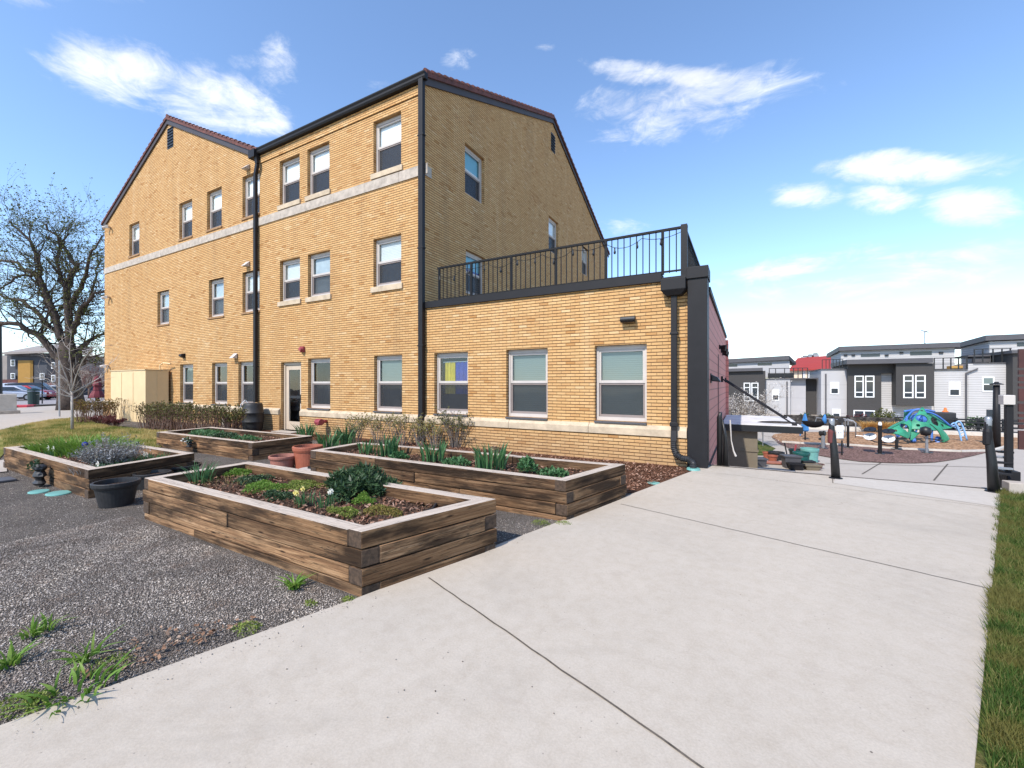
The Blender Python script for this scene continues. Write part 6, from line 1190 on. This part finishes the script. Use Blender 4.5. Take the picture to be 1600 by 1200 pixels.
sky.sun_elevation=math.asin(-SD.z); sky.sun_rotation=math.atan2(-SD.x,-SD.y); sky.altitude=0; sky.air_density=1.0; sky.dust_density=.15; sky.ozone_density=4.
g=nd(nt,'ShaderNodeTexCoord').outputs['Generated']; sp=nd(nt,'ShaderNodeSeparateXYZ'); lk(nt,g,sp.inputs[0])
az=mth(nt,'ARCTAN2',sp.outputs[1],sp.outputs[0]); el=mth(nt,'ARCSINE',sp.outputs[2])
mp=nd(nt,'ShaderNodeMapping'); lk(nt,g,mp.inputs[0]); mp.inputs['Scale'].default_value=(1,1,2.4)
n1=mth(nt,'ADD',mth(nt,'MULTIPLY',noise(nt,mp.outputs[0],4.5,10,.64,dist=.6),.65),mth(nt,'MULTIPLY',noise(nt,mp.outputs[0],14.,8,.68,dist=.9),.35)); n2=noise(nt,mp.outputs[0],2.6,5,.6,dist=.8)
nn=mth(nt,'SUBTRACT',n1,.5)
def ae(px,py):
    s_=(px-800)/F; v=Vector((s_*EX[0]+EX[1],s_*EY[0]+EY[1],(600-py)/F)); v.normalize(); return math.atan2(v.y,v.x),math.asin(v.z)
CL=[(205,118,150,58,1.2,.22),(330,155,130,60,1.3,.33),(400,185,60,40,.9,.2),(432,105,36,42,.62,0),(375,98,40,16,.4,0),(722,98,30,22,.50,0),(592,130,22,12,.40,0),
 (985,112,105,22,1.0,.08),(1075,120,75,20,.95,.1),(930,160,60,34,.50,0),(1010,195,85,36,.46,-.3),(1120,160,130,50,.40,0),(850,74,20,8,.6,0),
 (1395,262,150,30,1.25,.0),(1262,305,68,26,1.05,0),(1375,310,70,24,.9,0),(1520,322,92,34,1.2,0),(1520,255,80,22,.5,0),(1380,445,300,20,.36,-.10),(1200,425,150,15,.34,-.18),(1500,400,170,15,.36,-.1),(960,362,50,16,.42,0),(100,-30,400,40,.5,0),(1250,-60,300,50,.5,0)]
tot=None
for (px,py,rx,ry,st_,rot) in CL:
    a0,e0=ae(px,py); ax_,ex_=ae(px+5,py); ay_,ey_=ae(px,py+5); J=np.array([[(ax_-a0)/5,(ay_-a0)/5],[(ex_-e0)/5,(ey_-e0)/5]]); K=np.linalg.inv(J)
    c_,s2_=math.cos(rot),math.sin(rot); K=np.array([[c_/rx,s2_/rx],[-s2_/ry,c_/ry]])@K
    da=mth(nt,'SUBTRACT',az,a0); de=mth(nt,'SUBTRACT',el,e0)
    u=mth(nt,'ADD',mth(nt,'MULTIPLY',da,float(K[0,0])),mth(nt,'MULTIPLY',de,float(K[0,1]))); v=mth(nt,'ADD',mth(nt,'MULTIPLY',da,float(K[1,0])),mth(nt,'MULTIPLY',de,float(K[1,1])))
    d=mth(nt,'ADD',mth(nt,'MULTIPLY',u,u),mth(nt,'MULTIPLY',v,v)); k=mth(nt,'MULTIPLY',mth(nt,'SUBTRACT',1.,d),st_); k=mth(nt,'MAXIMUM',k,-.9)
    tot=k if tot is None else mth(nt,'SMOOTH_MAX',tot,k,.15)
mask=mth(nt,'ADD',tot,mth(nt,'MULTIPLY',nn,5.2)); mr=nd(nt,'ShaderNodeMapRange',interpolation_type='SMOOTHSTEP'); lk(nt,mask,mr.inputs[0]); mr.inputs[1].default_value=.0; mr.inputs[2].default_value=1.5
hz=mth(nt,'MULTIPLY',ramp(nt,el,[(.0,1.),(.22,0.)]),.10)
cm=mth(nt,'MAXIMUM',mth(nt,'MULTIPLY',mr.outputs[0],.95),hz)
cc_=mixc(nt,ramp(nt,n2,[(.35,0.),(.65,1.)]),(3.3,3.45,3.75),(4.6,4.7,4.9)); col=mixc(nt,cm,sky.outputs[0],cc_); lk(nt,col,bgn.inputs[0]); bgn.inputs[1].default_value=.15
sc.view_settings.view_transform='Standard'; sc.view_settings.look='None'; sc.view_settings.exposure=.98; sc.view_settings.gamma=1
sc.render.resolution_x=1024; sc.render.resolution_y=768
